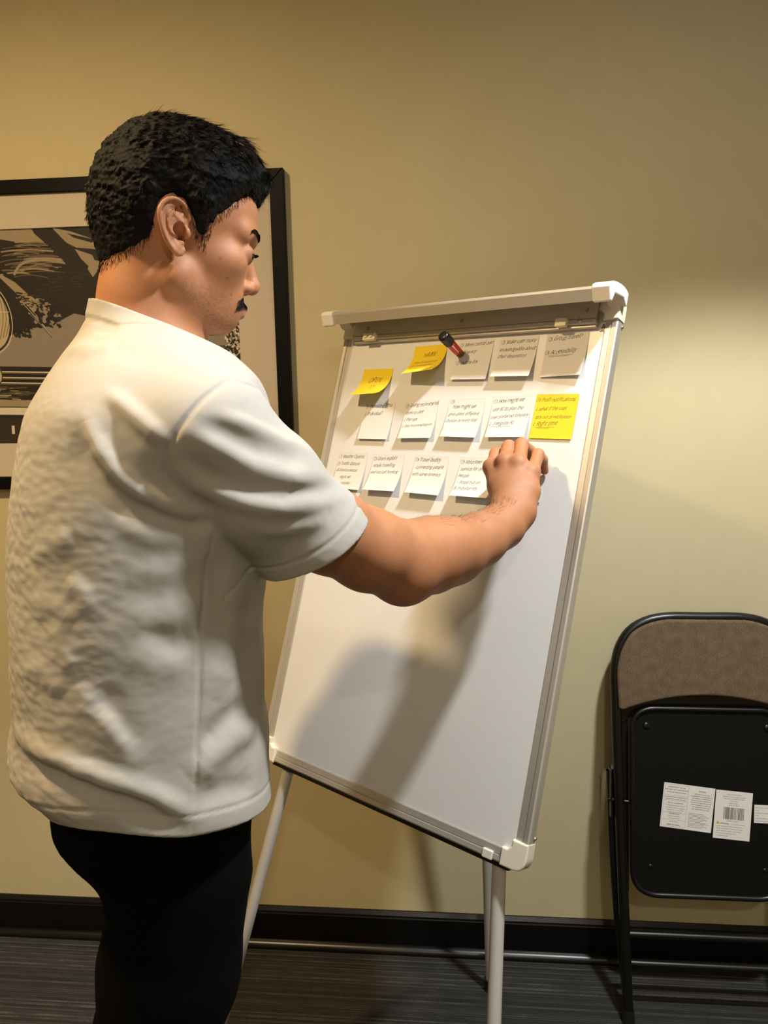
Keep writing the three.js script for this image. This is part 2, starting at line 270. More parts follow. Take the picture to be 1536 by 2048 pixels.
// ------------------------------------------------------------------ flip chart easel
const BC = V(-0.0524, 1.1403, 0.4245), BYAW = -0.6162, BTILT = 0.3266, BW = 0.594, BH = 0.9;
const bRot = new THREE.Euler(-BTILT, BYAW, 0, 'YXZ'), bQuat = new THREE.Quaternion().setFromEuler(bRot);
const toBoard = p => p.clone().sub(BC).applyQuaternion(bQuat.clone().invert());
const alu = M({ color: 0xcdc7bc, metalness: 0.6, roughness: 0.4 });
const ivory = M({ color: 0xe4dcc8, roughness: 0.42 }), greyPaint = P({ color: 0xb6b0a8, roughness: 0.35, clearcoat: 0.2 }), steel = M({ color: 0xb8b4ac, metalness: 0.9, roughness: 0.3 });
const blackPl = M({ color: 0x131313, roughness: 0.5 });
{
  const fc = thing('flip_chart_easel', 'white magnetic flip chart board in aluminium frame on grey tripod legs', 'flip chart');
  fc.position.copy(BC); fc.quaternion.copy(bQuat);
  const dirtTex = texture(512, 768, (u, v) => { const n = noise(u * 5, v * 7, 2.2) * 2 + noise(u * 40, v * 60, 5) * 1.5; let q = 220 + n; const s = noise(u * 160, v * 240, 9); if (s > 0.72) q -= 14; return [q, q * 0.996, q * 0.985]; });
  const panel = rbox(BW - 0.03, BH - 0.03, 0.008, 0.001, 0, 0, -0.004);
  part('whiteboard_panel', panel, M({ map: dirtTex, roughness: 0.3 }), fc, 'glossy white writing surface');
  part('back_panel', box(BW - 0.03, BH - 0.03, 0.006, 0, 0, -0.012), M({ color: 0x9a958c, roughness: 0.6 }), fc);
  // aluminium rails with a stepped channel profile, extruded along their length
  const railProfile = () => { const s = new THREE.Shape(); s.moveTo(0, -0.012); s.lineTo(0.002, -0.014); s.lineTo(0.024, -0.014); s.lineTo(0.024, 0.0005); s.lineTo(0.022, 0.0022); s.lineTo(0.0125, 0.0028); s.lineTo(0.012, 0.0016); s.lineTo(0.0108, 0.0016); s.lineTo(0.0102, 0.0042); s.lineTo(0.003, 0.0052); s.lineTo(0.0006, 0.004); s.lineTo(0, 0.001); s.closePath(); return s; };
  // profile x runs from the outer edge inwards, y is the board normal
  const railGeo = (len) => { const g = new THREE.ExtrudeGeometry(railProfile(), { depth: len, bevelEnabled: false }); g.translate(0, 0, -len / 2); return g; };
  const mk = (len, ax, ay) => { // ax: inward direction, along: extrusion direction
    const g = railGeo(len); const nrm = V(0, 0, 1), along = V().crossVectors(ax, nrm); const m = new THREE.Matrix4().makeBasis(ax, nrm, along); g.applyMatrix4(m); g.translate(ay.x, ay.y, 0); return g; };
  part('frame_rail', mk(BH - 0.076, V(1, 0, 0), V(-BW / 2, 0, 0)), alu, fc); part('frame_rail', mk(BH - 0.076, V(-1, 0, 0), V(BW / 2, 0, 0)), alu, fc);
  part('frame_rail', mk(BW - 0.076, V(0, 1, 0), V(0, -BH / 2, 0)), alu, fc); part('frame_rail', mk(BW - 0.076, V(0, -1, 0), V(0, BH / 2, 0)), alu, fc);
  // black backing strip showing under the bottom rail
  part('edge_strip', rbox(BW - 0.06, 0.010, 0.016, 0.002, 0, -BH / 2 - 0.004, -0.012), blackPl, fc, 'black strip under the lower rail');
  // rounded plastic corner caps
  for (const [sx, sy] of [[-1, -1], [1, -1], [-1, 1], [1, 1]]) {
    const s = new THREE.Shape(), w = 0.026, l = 0.042, r = 0.022;
    s.moveTo(l, -0.0012); s.lineTo(r, -0.0012); s.quadraticCurveTo(-0.0012, -0.0012, -0.0012, r); s.lineTo(-0.0012, l); s.lineTo(w, l); s.lineTo(w, w + 0.006); s.lineTo(w + 0.006, w); s.lineTo(l, w); s.closePath();
    const g = extr(s, 0.0195, 0.0025, 3); const m = new THREE.Matrix4().makeBasis(V(-sx, 0, 0), V(0, -sy, 0), V(0, 0, 1)); g.applyMatrix4(m); if (sx * sy < 0) { const ix = g.index; const p = g.attributes.position; if (!ix) for (let i = 0; i < p.count; i += 3) for (const k of ['position', 'normal', 'uv']) { const a = g.attributes[k], n = a.itemSize; for (let c = 0; c < n; c++) { const t = a.array[(i + 1) * n + c]; a.array[(i + 1) * n + c] = a.array[(i + 2) * n + c]; a.array[(i + 2) * n + c] = t; } } }
    g.translate(sx * BW / 2, sy * BH / 2, -0.0140);
    const cc = part('corner_cap', g, ivory, fc, 'ivory plastic corner cap');
    part('screw', cyl(V(sx * (BW / 2 + 0.001), sy * (BH / 2 - 0.05), -0.010), V(sx * (BW / 2 + 0.0025), sy * (BH / 2 - 0.05), -0.010), 0.003, 0.0022, 14), steel, cc);
  }
  // pad clamp across the top: hinged bar with curved top, front lip, inner plate, grip strip, pegs
  const cs = new THREE.Shape(); cs.moveTo(0.003, 0.430); cs.lineTo(0.005, 0.445); cs.quadraticCurveTo(0.014, 0.4505, 0.036, 0.4480); cs.quadraticCurveTo(0.062, 0.4440, 0.0705, 0.4350); cs.lineTo(0.0700, 0.4325); cs.lineTo(0.0610, 0.4165); cs.lineTo(0.0585, 0.4178); cs.lineTo(0.0660, 0.4320); cs.quadraticCurveTo(0.0560, 0.4412, 0.035, 0.4440); cs.quadraticCurveTo(0.015, 0.446, 0.009, 0.442); cs.lineTo(0.007, 0.430); cs.closePath();
  const cg = extr(cs, 0.565, 0, 1, 12); const cm = new THREE.Matrix4().makeBasis(V(0, 0, 1), V(0, 1, 0), V(-1, 0, 0)); cg.applyMatrix4(cm); cg.translate(0.2805, 0, 0);
  const clamp_ = part('clamp_bar', cg, alu, fc, 'aluminium pad clamp bar along the top');
  for (const s of [-1, 1]) {
    const es = new THREE.Shape(); es.moveTo(0.0045, 0.428); es.lineTo(0.0045, 0.4485); es.quadraticCurveTo(0.014, 0.4545, 0.037, 0.4518); es.quadraticCurveTo(0.066, 0.4475, 0.0745, 0.4370); es.lineTo(0.0740, 0.4320); es.lineTo(0.0640, 0.4145); es.lineTo(0.058, 0.4145); es.lineTo(0.0520, 0.43); es.lineTo(0.02, 0.436); es.lineTo(0.008, 0.428); es.closePath();
    const eg = extr(es, 0.026, 0.002, 2, 12); eg.applyMatrix4(cm); eg.translate(s > 0 ? 0.3045 : -0.2775, 0, 0);
    part('end_cap', eg, M({ color: 0xe9e6dd, roughness: 0.4 }), clamp_, 'white plastic end cap');
  }
  part('inner_plate', merge([rbox(0.525, 0.034, 0.004, 0.001, 0, 0.426, 0.012), box(0.525, 0.0015, 0.006, 0, 0.4095, 0.013)]), alu, clamp_);
  part('grip_strip', merge([rbox(0.525, 0.0085, 0.012, 0.002, 0, 0.4045, 0.009), rbox(0.525, 0.005, 0.008, 0.0015, 0, 0.398, 0.0055)]), alu, clamp_);
  for (const x of [-0.226, 0.0, 0.244]) part('screw', merge([cyl(V(x, 0.424, 0.0135), V(x, 0.424, 0.0165), 0.004, 0.003, 14)]), steel, clamp_);
  part('screw', cyl(V(0.236, 0.406, 0.014), V(0.236, 0.406, 0.0195), 0.004, 0.003, 14), steel, clamp_);
  for (const [x, w] of [[-0.213, 0.032], [0.205, 0.021]]) { const k = part('peg', merge([rbox(w, 0.015, 0.009, 0.002, x, 0.403, 0.0185)]), M({ color: 0xd9cfae, roughness: 0.5 }), clamp_, 'cream plastic hanging peg'); if (w > 0.03) part('peg_stud', merge([-0.007, 0.007].map(o => cyl(V(x + o, 0.404, 0.022), V(x + o, 0.404, 0.0255), 0.0045, 0.004, 16))), M({ color: 0xd9cfae, roughness: 0.5 }), k); }
  // height letter at the top corner
  { const cv = document.createElement('canvas'); cv.width = cv.height = 64; const g = cv.getContext('2d'); g.fillStyle = '#ddd8cc'; g.fillRect(0, 0, 64, 64); g.fillStyle = '#111'; g.font = 'bold 50px sans-serif'; g.textAlign = 'center'; g.fillText('A', 32, 48); g.fillRect(16, 56, 20, 4);
    const t = new THREE.CanvasTexture(cv); t.colorSpace = THREE.SRGBColorSpace; part('size_sticker', new THREE.BoxGeometry(0.013, 0.015, 0.0004).translate(0.2715, 0.399, 0.0012), M({ map: t, roughness: 0.6 }), fc, 'small sticker with the letter A'); }
  // small catch on the lower rail near its corner
  part('rail_clip', rbox(0.018, 0.014, 0.007, 0.002, 0.232, -BH / 2 + 0.006, 0.0035), M({ color: 0xded9cd, roughness: 0.4 }), fc);
  // legs
  const leg = (a, b, r0, r1, foot) => { const A = toBoard(a), Bb = toBoard(b), d = Bb.clone().sub(A).normalize(); const l = part('leg', cyl(A, Bb.clone().addScaledVector(d, -0.02), r0, r1, 28), greyPaint, fc); part('rubber_foot', cyl(Bb.clone().addScaledVector(d, -0.035), Bb.clone().addScaledVector(d, -0.006), r1 * 1.35, r1 * 1.35, 20), blackPl, l); return l; };
  leg(V(0.1016, 1.27, 0.454), V(0.033, 0.0, 0.932), 0.0115, 0.0105);
  leg(V(-0.195, 1.16, 0.290), V(-0.506, 0.0, 0.551), 0.0115, 0.0105);
  leg(V(0.04, 1.487, 0.285), V(0.087, 0.0, 0.125), 0.0105, 0.0100);
  const hp = V(0.04, 1.487, 0.290); part('hinge_block', (() => { const p = toBoard(hp); return rbox(0.06, 0.05, 0.03, 0.005, p.x, p.y, -0.03); })(), blackPl, fc);
  part('cross_brace', box(0.5, 0.03, 0.012, 0, 0.20, -0.022), alu, fc);
}

// ------------------------------------------------------------------ sticky notes
const noteGrain = texture(128, 128, (u, v) => { const q = 128 + 60 * tnoise(u, v, 60, 4); return [q, q, q]; }, false);
function noteTexture(bg, lines, seed, opt = {}) {
  const S = 384, cv = document.createElement('canvas'); cv.width = cv.height = S; const g = cv.getContext('2d'), r = rng(seed);
  g.fillStyle = bg; g.fillRect(0, 0, S, S);
  for (let i = 0; i < 500; i++) { g.fillStyle = `rgba(90,80,60,${0.02 * r()})`; g.fillRect(r() * S, r() * S, 20 * r(), 1.5); }
  g.fillStyle = opt.ink || '#3a352f'; g.strokeStyle = opt.ink || '#3a352f';
  let y = opt.y0 || 62;
  for (const ln of lines) {
    const [txt, x0, size0, num, under] = ln, size = Math.round(size0 * 1.12); let x = x0;
    g.font = `italic ${size}px ${opt.face || 'sans-serif'}`;
    const slope = -0.035 + 0.03 * (r() - 0.5), st = x0;
    if (num) { g.lineWidth = 2.4; g.beginPath(); g.ellipse(x + 15, y - size * 0.32, 17, 19, 0.2, 0, 6.3); g.stroke(); const f = g.font; g.font = `italic ${Math.round(size * 0.62)}px sans-serif`; g.fillText(num, x + 15 - 6 * num.length, y - size * 0.12); g.font = f; x += 42; }
    // letters set one by one, unevenly, so that the line runs like handwriting
    for (const ch of txt) { const w = g.measureText(ch).width; g.save(); g.translate(x, y + slope * (x - st) + (r() - 0.5) * size * 0.10); g.transform(0.80 + 0.14 * r(), (r() - 0.5) * 0.1, -0.16 - 0.1 * r(), 0.92 + 0.16 * r(), 0, 0); g.fillText(ch, 0, 0); g.restore(); x += w * (ch === ' ' ? 0.82 : 0.80); }
    if (under) { g.lineWidth = 2.6; g.beginPath(); g.moveTo(st + 30, y + 12); g.quadraticCurveTo((st + x) / 2, y + 7, x - 20, y + 9); g.stroke(); if (under > 1) { g.beginPath(); g.moveTo(st + 40, y + 20); g.lineTo(x - 60, y + 17); g.stroke(); } }
    y += size * (opt.lead || 1.42) + (ln[5] || 0);
  }
  const t = new THREE.CanvasTexture(cv); t.colorSpace = THREE.SRGBColorSpace; return t;
}
const NS = 0.076;
// a sheet stuck by its upper strip and lifting towards the lower edge; f(s) gives the lift along the sheet
function noteGeometry(lift, curl, skew = 0) {
  const nu = 10, nv = 16, pos = [], uv = [], idx = [], th = 0.0002, pr = [[0, 0.0004]]; let y = 0;
  // profile integrates the sheet's slope so that its length stays true
  const prof = [[0, 0.0005]]; let py = 0, pz = 0.0005;
  for (let j = 1; j <= nv; j++) { const s = (j - 0.5) / nv, a = curl === 0 ? lift : lift * Math.pow(Math.max(0, (s - 0.12) / 0.88), curl); py -= Math.cos(a) * NS / nv; pz += Math.sin(a) * NS / nv; prof.push([py, pz]); }
  for (const side of [1, -1]) for (let j = 0; j <= nv; j++) for (let i = 0; i <= nu; i++) { const x = (i / nu - 0.5) * NS, s = j / nv; pos.push(x, prof[j][0], prof[j][1] + side * th + skew * (i / nu - 0.5) * s * s); uv.push(i / nu, 1 - s); }
  const N = (nu + 1) * (nv + 1);
  for (let j = 0; j < nv; j++) for (let i = 0; i < nu; i++) { const a = j * (nu + 1) + i, b = a + 1, c = a + nu + 1, d = c + 1; idx.push(a, c, b, b, c, d); idx.push(N + a, N + b, N + c, N + b, N + d, N + c); }
  const rim = (a, b) => idx.push(a, b, N + a, b, N + b, N + a);
  for (let i = 0; i < nu; i++) { rim(i + 1, i); rim(nv * (nu + 1) + i, nv * (nu + 1) + i + 1); }
  for (let j = 0; j < nv; j++) { rim(j * (nu + 1), (j + 1) * (nu + 1)); rim((j + 1) * (nu + 1) + nu, j * (nu + 1) + nu); }
  const g = new THREE.BufferGeometry(); g.setAttribute('position', new THREE.Float32BufferAttribute(pos, 3)); g.setAttribute('uv', new THREE.Float32BufferAttribute(uv, 2)); g.setIndex(idx); g.computeVertexNormals(); return g;
}
const WH = '#d8d5ce', YE = '#e2c626';
const NOTES = [ // centre u, top v, turn in degrees, end slope, curl power, skew, paper, lines, label
  [-0.0690, 0.3850, 1.3, 1.02, 0.8, 0.012, YE, [['HMW', 120, 62], ['more transparency', 46, 36], ['for travel partners', 40, 36], ['& user planning', 40, 36]], 'yellow sticky note headed HMW curling far off the board', { y0: 120, ink: '#6a5a10', lead: 1.15 }],
  [0.0315, 0.3905, -0.4, 0.16, 1.0, 0, WH, [['More control over', 28, 42, '1'], ['itinerary', 62, 42, '', 0, 40], ['mobile dev', 22, 42, '2']], 'white sticky note reading More control over itinerary', {}],
  [0.1200, 0.3912, -0.7, 0.36, 1.1, 0, WH, [['Make user more', 22, 44, '5'], ['knowledgeable about', 10, 41], ['their destination', 12, 42]], 'white sticky note reading Make user more knowledgeable about their destination', {}],
  [0.2110, 0.3922, 0.6, 0.22, 1.5, 0.006, WH, [['Group travel?', 20, 46, '3', 0, 46], ['Accessibility', 12, 48, '4', 2]], 'white sticky note reading Group travel and underlined Accessibility', {}],
  [-0.1895, 0.3422, 0, 1.10, 0.9, 0.01, YE, [['OPEN', 96, 72], ['IT', 150, 72]], 'yellow sticky note reading OPEN IT curling far off the board', { y0: 150, ink: '#7d6c12', lead: 1.2 }],
  [-0.1672, 0.2745, 0.7, 0.16, 1.0, 0, WH, [['Estimated Time', 14, 46, '6'], ['L Individual?', 14, 44]], 'white sticky note reading Estimated Time, Individual, under the OPEN IT note', {}],
  [-0.0645, 0.2775, 2.2, 0.32, 1.2, 0, WH, [['Giving recommenda', 6, 42, '9'], ['-tions to user', 8, 40], ['L Pop ups', 8, 40], ['L Give recommendation', 6, 36]], 'white sticky note reading Giving recommendations to user, Pop ups', { lead: 1.5 }],
  [0.0360, 0.2818, 0.1, 0.36, 1.1, 0, WH, [['', 20, 40, '10', 0, -14], ['How might we', 40, 44], ['give users different', 14, 42], ['choices at every step', 4, 40]], 'white sticky note reading How might we give users different choices', { y0: 50, lead: 1.4 }],
  [0.1270, 0.2855, 2.0, 0.30, 1.2, 0, WH, [['How might we', 14, 44, '11'], ['use AI to plan the', 12, 42], ['user preferred itinerary', 6, 38], ['L  Integrate AI', 4, 42, '', 1]], 'white sticky note reading How might we use AI, underlined Integrate AI', { lead: 1.5 }],
  [0.2118, 0.2878, 0.1, 0.06, 1.0, 0, YE, [['Push notifications', 8, 42, '12', 0, 6], ['L what if the user', 10, 40], ['opts out of notification', 14, 36], ['L Right time', 8, 46, '', 2]], 'flat yellow sticky note reading Push notifications, underlined Right time', { y0: 66, lead: 1.55, ink: '#4a4212' }],
  [-0.2108, 0.1714, 0.2, 0.25, 1.2, 0, WH, [['Weather Options', 10, 42, '7', 0, 10], ['Traffic Options', 6, 42, '8'], ['& Environmental', 8, 40, '', 0, 8], ['might we', 70, 40], ['consider', 100, 40]], 'white sticky note reading Weather Options and Traffic Options beside the sleeve', { lead: 1.4 }],
  [-0.1195, 0.1714, 1.6, 0.50, 1.1, 0, WH, [['Users explain', 10, 44, '13'], ['whole travelling', 14, 42], ['and not just booking', 4, 40]], 'white sticky note reading Users explain whole travelling and not just booking', {}],
  [-0.0178, 0.1738, 0.1, 0.43, 1.1, 0, WH, [['Travel buddy', 8, 46, '14'], ['- connecting people', 4, 42], ['with same itinerary', 4, 41]], 'white sticky note reading Travel buddy, connecting people with same itinerary', {}],
  [0.0830, 0.1751, 1.0, 0.52, 1.1, 0, WH, [['Volunteer / p', 10, 44, '15'], ['service for old', 14, 42], ['People', 4, 42], ['- Postal but on', 18, 40], ['& mid-journey', 4, 42]], 'white sticky note reading Volunteer service for old people beside the hand', { lead: 1.35 }],
  [0.1745, 0.1812, 1.0, 0.04, 1.0, 0, WH, [], 'blank white sticky note pressed to the board under the hand', {}],
];
NOTES.forEach(([u, v, turn, lift, curl, skew, bg, lines, label, opt], i) => {
  const y = bg === YE, mat = M({ map: noteTexture(bg, lines, 100 + i * 7, opt), roughness: 0.9, bumpMap: noteGrain, bumpScale: 0.0001, side: THREE.DoubleSide });
  const m = new THREE.Mesh(noteGeometry(lift, curl, skew), mat); m.name = numbered('sticky_note'); m.castShadow = m.receiveShadow = true;
  m.userData = { label, category: 'sticky note', group: y ? 'yellow sticky notes on the flip chart' : 'white sticky notes on the flip chart' };
  m.quaternion.copy(bQuat).multiply(new THREE.Quaternion().setFromAxisAngle(V(0, 0, 1), rad(turn)));
  m.position.copy(V(u, v, 0.0).applyQuaternion(bQuat).add(BC)); scene.add(m);
});

// ------------------------------------------------------------------ red marker held at the clamp, pointing out of the board
{
  const t = thing('marker_pen', 'short red marker with a black cap sticking out from the flip chart clamp', 'marker');
  const A = V(0.0035, 0.3635, 0.0008).applyQuaternion(bQuat).add(BC), Bp = V(0.0005, 0.3775, 0.060).applyQuaternion(bQuat).add(BC);
  t.position.copy(A); t.quaternion.setFromUnitVectors(V(0, 1, 0), Bp.clone().sub(A).normalize());
  const lathe = a => new THREE.LatheGeometry(a.map(p => new THREE.Vector2(p[0], p[1])), 32);
  part('barrel', lathe([[0, 0.010], [0.0072, 0.010], [0.0078, 0.011], [0.0085, 0.040], [0, 0.040]]), P({ color: 0xdc181b, roughness: 0.3, clearcoat: 0.5 }), t);
  part('end_plug', lathe([[0, 0], [0.0062, 0], [0.0070, 0.001], [0.0074, 0.0105], [0, 0.0105]]), M({ color: 0x7c4a30, roughness: 0.5 }), t, 'brown end plug');
  part('cap', lathe([[0, 0.038], [0.0092, 0.038], [0.0098, 0.039], [0.0102, 0.058], [0.0092, 0.0615], [0.006, 0.0628], [0, 0.063]]), P({ color: 0x0c0c0c, roughness: 0.35 }), t, 'black cap');
  const st = new THREE.CylinderGeometry(0.00865, 0.0080, 0.022, 8, 1, true, 0.12, 0.24); st.translate(0, 0.026, 0);
  part('stripe', st, M({ color: 0xf0e6e0, roughness: 0.5, side: THREE.DoubleSide }), t, 'white printed stripe');
}

// ------------------------------------------------------------------ folded chair leaning on the wall
{
  const ch = thing('folding_chair', 'black metal folding chair with brown fabric back, folded against the wall', 'chair');
  ch.position.set(0.5653, 0, 0.2); ch.rotation.x = -rad(9.934);
  const blk = P({ color: 0x080807, roughness: 0.36, clearcoat: 0.15, clearcoatRoughness: 0.3 }), pan = P({ color: 0x090a08, roughness: 0.55, specularIntensity: 0.5 });
  const T = 0.0118;
  // front frame: one bent tube, leg - back arch - leg
  const arch = []; const push = (x, y, z = 0) => arch.push(V(x, y, z));
  push(-0.172, 0.012); push(-0.178, 0.2); push(-0.1855, 0.4); push(-0.192, 0.6); push(-0.1955, 0.74); push(-0.196, 0.80); push(-0.186, 0.848); push(-0.163, 0.885); push(-0.128, 0.907); push(-0.085, 0.9165); push(0, 0.9175);
  const mir = arch.slice(0, -1).reverse().map(p => V(-p.x, p.y, p.z));
  part('front_frame', tube([...arch, ...mir], T, 160, 16), blk, ch);
  for (const s of [-1, 1]) part('foot_cap', cyl(V(s * 0.1718, 0.0, 0), V(s * 0.1722, 0.03, 0), 0.0145, 0.0135, 20), blackPl, ch);
  // rear leg frame folded in behind
  const rl = []; for (const p of [[-0.165, 0.02], [-0.185, 0.2], [-0.198, 0.38], [-0.203, 0.56]]) rl.push(V(p[0], p[1], -0.026));
  for (const s of [-1, 1]) part('rear_leg', tube(rl.map(p => V(s * -p.x * -1, p.y, p.z)), 0.0105, 40, 14), blk, ch);
  for (const s of [-1, 1]) { const k = part('pivot_bracket', rbox(0.004, 0.11, 0.03, 0.0015, s * 0.206, 0.515, -0.014), blk, ch); part('rivet', cyl(V(s * 0.18, 0.50, 0.0), V(s * 0.211, 0.50, -0.008), 0.0045, 0.0045, 16), blk, k); }
  part('cross_bar', cyl(V(-0.178, 0.200, 0.0), V(0.178, 0.200, 0.0), 0.0082, 0.0082, 18), blk, ch);
  part('cross_bar', cyl(V(-0.17, 0.131, -0.006), V(0.17, 0.131, -0.006), 0.0082, 0.0082, 18), blk, ch);
  // upholstered backrest filling the arch, lower edge arched
  const bs = new THREE.Shape(); bs.moveTo(-0.1925, 0.7160); bs.lineTo(-0.1956, 0.7800); bs.quadraticCurveTo(-0.1956, 0.8400, -0.1635, 0.8815); bs.quadraticCurveTo(-0.1346, 0.9080, -0.0828, 0.9140); bs.lineTo(0.0828, 0.9140); bs.quadraticCurveTo(0.1346, 0.9080, 0.1635, 0.8815); bs.quadraticCurveTo(0.1956, 0.8400, 0.1956, 0.7800); bs.lineTo(0.1925, 0.7160); bs.quadraticCurveTo(0.1894, 0.7080, 0.1780, 0.7120); bs.quadraticCurveTo(0.0931, 0.7450, 0.0000, 0.7455); bs.quadraticCurveTo(-0.0931, 0.7450, -0.1780, 0.7120); bs.quadraticCurveTo(-0.1894, 0.7080, -0.1925, 0.7160);
  const bg = extr(bs, 0.013, 0.006, 5, 24); bg.translate(0, 0, 0.003);
  setUV(bg, (x, y) => [x * 6, y * 6]);
  const fb = texture(512, 512, (u, v, i, j) => { const n = noise(i * 0.11, j * 0.5, 2) * 0.8 + noise(i * 0.36, j * 0.75, 8) * 0.9 + noise(u * 9, v * 9, 4) * 0.2; const q = 1 + n * 0.6; return [106 * q, 87 * q, 64 * q]; });
  const fbb = texture(512, 512, (u, v, i, j) => { const q = 128 + 110 * (noise(i * 0.12, j * 0.4, 2) * 0.6 + noise(i * 0.4, j * 0.7, 8) * 0.6); return [q, q, q]; }, false);
  part('backrest', bg, P({ map: fb, roughness: 1, bumpMap: fbb, bumpScale: 0.0016 }), ch, 'brown velour backrest cushion');
  part('back_plate', (() => { const s = new THREE.Shape(); s.moveTo(-0.186, 0.675); s.lineTo(-0.186, 0.80); s.lineTo(0.186, 0.80); s.lineTo(0.186, 0.675); s.lineTo(0.16, 0.69); s.lineTo(-0.16, 0.69); s.lineTo(-0.186, 0.675); const g = extr(s, 0.003, 0.0008, 1); g.translate(0, 0, -0.006); return g; })(), blk, ch);
  // seat folded up: pressed pan seen from below inside a rolled rim
  const rr = (w, y0, y1, rt, rb) => { const s = new THREE.Shape(); s.moveTo(-w + rb, y0); s.lineTo(w - rb, y0); s.quadraticCurveTo(w, y0, w, y0 + rb); s.lineTo(w, y1 - rt); s.quadraticCurveTo(w, y1, w - rt, y1); s.lineTo(-w + rt, y1); s.quadraticCurveTo(-w, y1, -w, y1 - rt); s.lineTo(-w, y0 + rb); s.quadraticCurveTo(-w, y0, -w + rb, y0); return s; };
  const seat = extr(rr(0.160, 0.300, 0.710, 0.05, 0.055), 0.006, 0.002, 2, 14); seat.translate(0, 0, 0.004);
  const sp = part('seat_pan', seat, pan, ch);
  const rimPts = rr(0.163, 0.296, 0.7135, 0.052, 0.058).getSpacedPoints(120).slice(0, -1).map(p => V(p.x, p.y, 0.013));
  part('seat_rim', tube(rimPts, 0.0062, 240, 12, true), blk, sp, 'rolled metal rim of the seat');
  part('pan_rib', cyl(V(0.135, 0.62, 0.0115), V(0.105, 0.53, 0.0115), 0.0012), pan, sp);
  for (const [x, y, r] of [[-0.131, 0.674, 0.0085], [0.131, 0.674, 0.0085], [-0.124, 0.359, 0.0055], [0.124, 0.359, 0.0055]]) part('rivet', (() => { const g = new THREE.SphereGeometry(r, 18, 10, 0, 6.3, 0, 1.57); g.scale(1, 0.5, 1); g.rotateX(Math.PI / 2); g.translate(x, y, 0.0118); return g; })(), blk, sp);
  for (const s of [-1, 1]) part('seat_hinge', cyl(V(s * 0.162, 0.50, 0.005), V(s * 0.184, 0.50, 0.002), 0.004), blk, sp);
  for (const k of [-1, 1]) part('fold_link', rbox(0.014, 0.40, 0.004, 0.001, k * 0.1735, 0.49, -0.010), blk, ch);
  // printed labels on the seat's underside
  const paper = (w, h, draw) => { const cv = document.createElement('canvas'); cv.width = Math.round(w * 4600); cv.height = Math.round(h * 4600); const g = cv.getContext('2d'); g.fillStyle = '#e6e2da'; g.fillRect(0, 0, cv.width, cv.height); g.fillStyle = '#4b4742'; draw(g, cv.width, cv.height); const t = new THREE.CanvasTexture(cv); t.colorSpace = THREE.SRGBColorSpace; return M({ map: t, roughness: 0.75 }); };
  const txt = (g, s, x, y, size, align = 'center', bold = false) => { g.font = (bold ? 'bold ' : '') + size + 'px sans-serif'; g.textAlign = align; g.fillText(s, x, y); };
  const rows = (g, a, x, y, size, lead, al, b) => a.forEach((s, i) => txt(g, s, x, y + i * lead, size, al, b));
  const lab = (name, w, h, x, y, ang, mat, label) => { const g = new THREE.BoxGeometry(w, h, 0.0004); g.rotateZ(rad(ang)); g.translate(x, y, 0.0123); part(name, g, mat, sp, label); };
  lab('paper_label', 0.1115, 0.0995, -0.0425, 0.4935, -6.2, paper(0.1115, 0.0995, (g, w, h) => {
    g.strokeStyle = '#8d8880'; g.lineWidth = 2; g.strokeRect(14, 14, w * 0.46, h - 28); g.beginPath(); for (const y of [0.27, 0.39, 0.48, 0.66, 0.82]) { g.moveTo(14, h * y); g.lineTo(14 + w * 0.46, h * y); } g.stroke();
    const c = 14 + w * 0.23; rows(g, ['UNDER PENALTY OF LAW', 'THIS LABEL NOT TO BE REMOVED', 'EXCEPT BY THE CONSUMER'], c, 44, 15, 26, 'center', true); rows(g, ['ALL NEW MATERIAL CONSISTING OF', 'POLYURETHANE FOAM PAD 100%'], c, 146, 13, 22, 'center', true); txt(g, 'REG. NO. CA 00000 (CN)', c, 206, 14, 'center', true);
    rows(g, ['Certification is made by the', 'manufacturer that the materials', 'in this article are described', 'in accordance with law'], c, 236, 14, 21); rows(g, ['IMPORTED BY'], c, 320, 16, 22, 'center', true); rows(g, ['FURNITURE IMPORTS', 'Distribution Centre'], c, 342, 13, 20); rows(g, ['Date of delivery'], c, 396, 12, 20); txt(g, 'MADE IN CHINA', c, 432, 17, 'center', true);
    const d = w * 0.755; txt(g, 'NOTICE', d, 58, 19, 'center', true); rows(g, ['THIS ARTICLE MEETS THE', 'FLAMMABILITY REQUIREMENTS OF', 'THE BUREAU OF FURNISHINGS', 'AND UPHOLSTERY. CARE SHOULD', 'BE EXERCISED NEAR OPEN FLAME', 'OR WITH BURNING CIGARETTES,', 'KEEP AWAY FROM HEAT AND', 'ANY OTHER SOURCE OF FIRE'], d, 86, 13, 22, 'center', true); for (let i = 0; i < 11; i++) { g.fillStyle = '#7d7870'; g.fillRect(w * 0.53, 282 + i * 14, w * (0.30 + 0.13 * ((i * 7) % 5) / 5), 4); }
  }), 'white paper label with notice text');
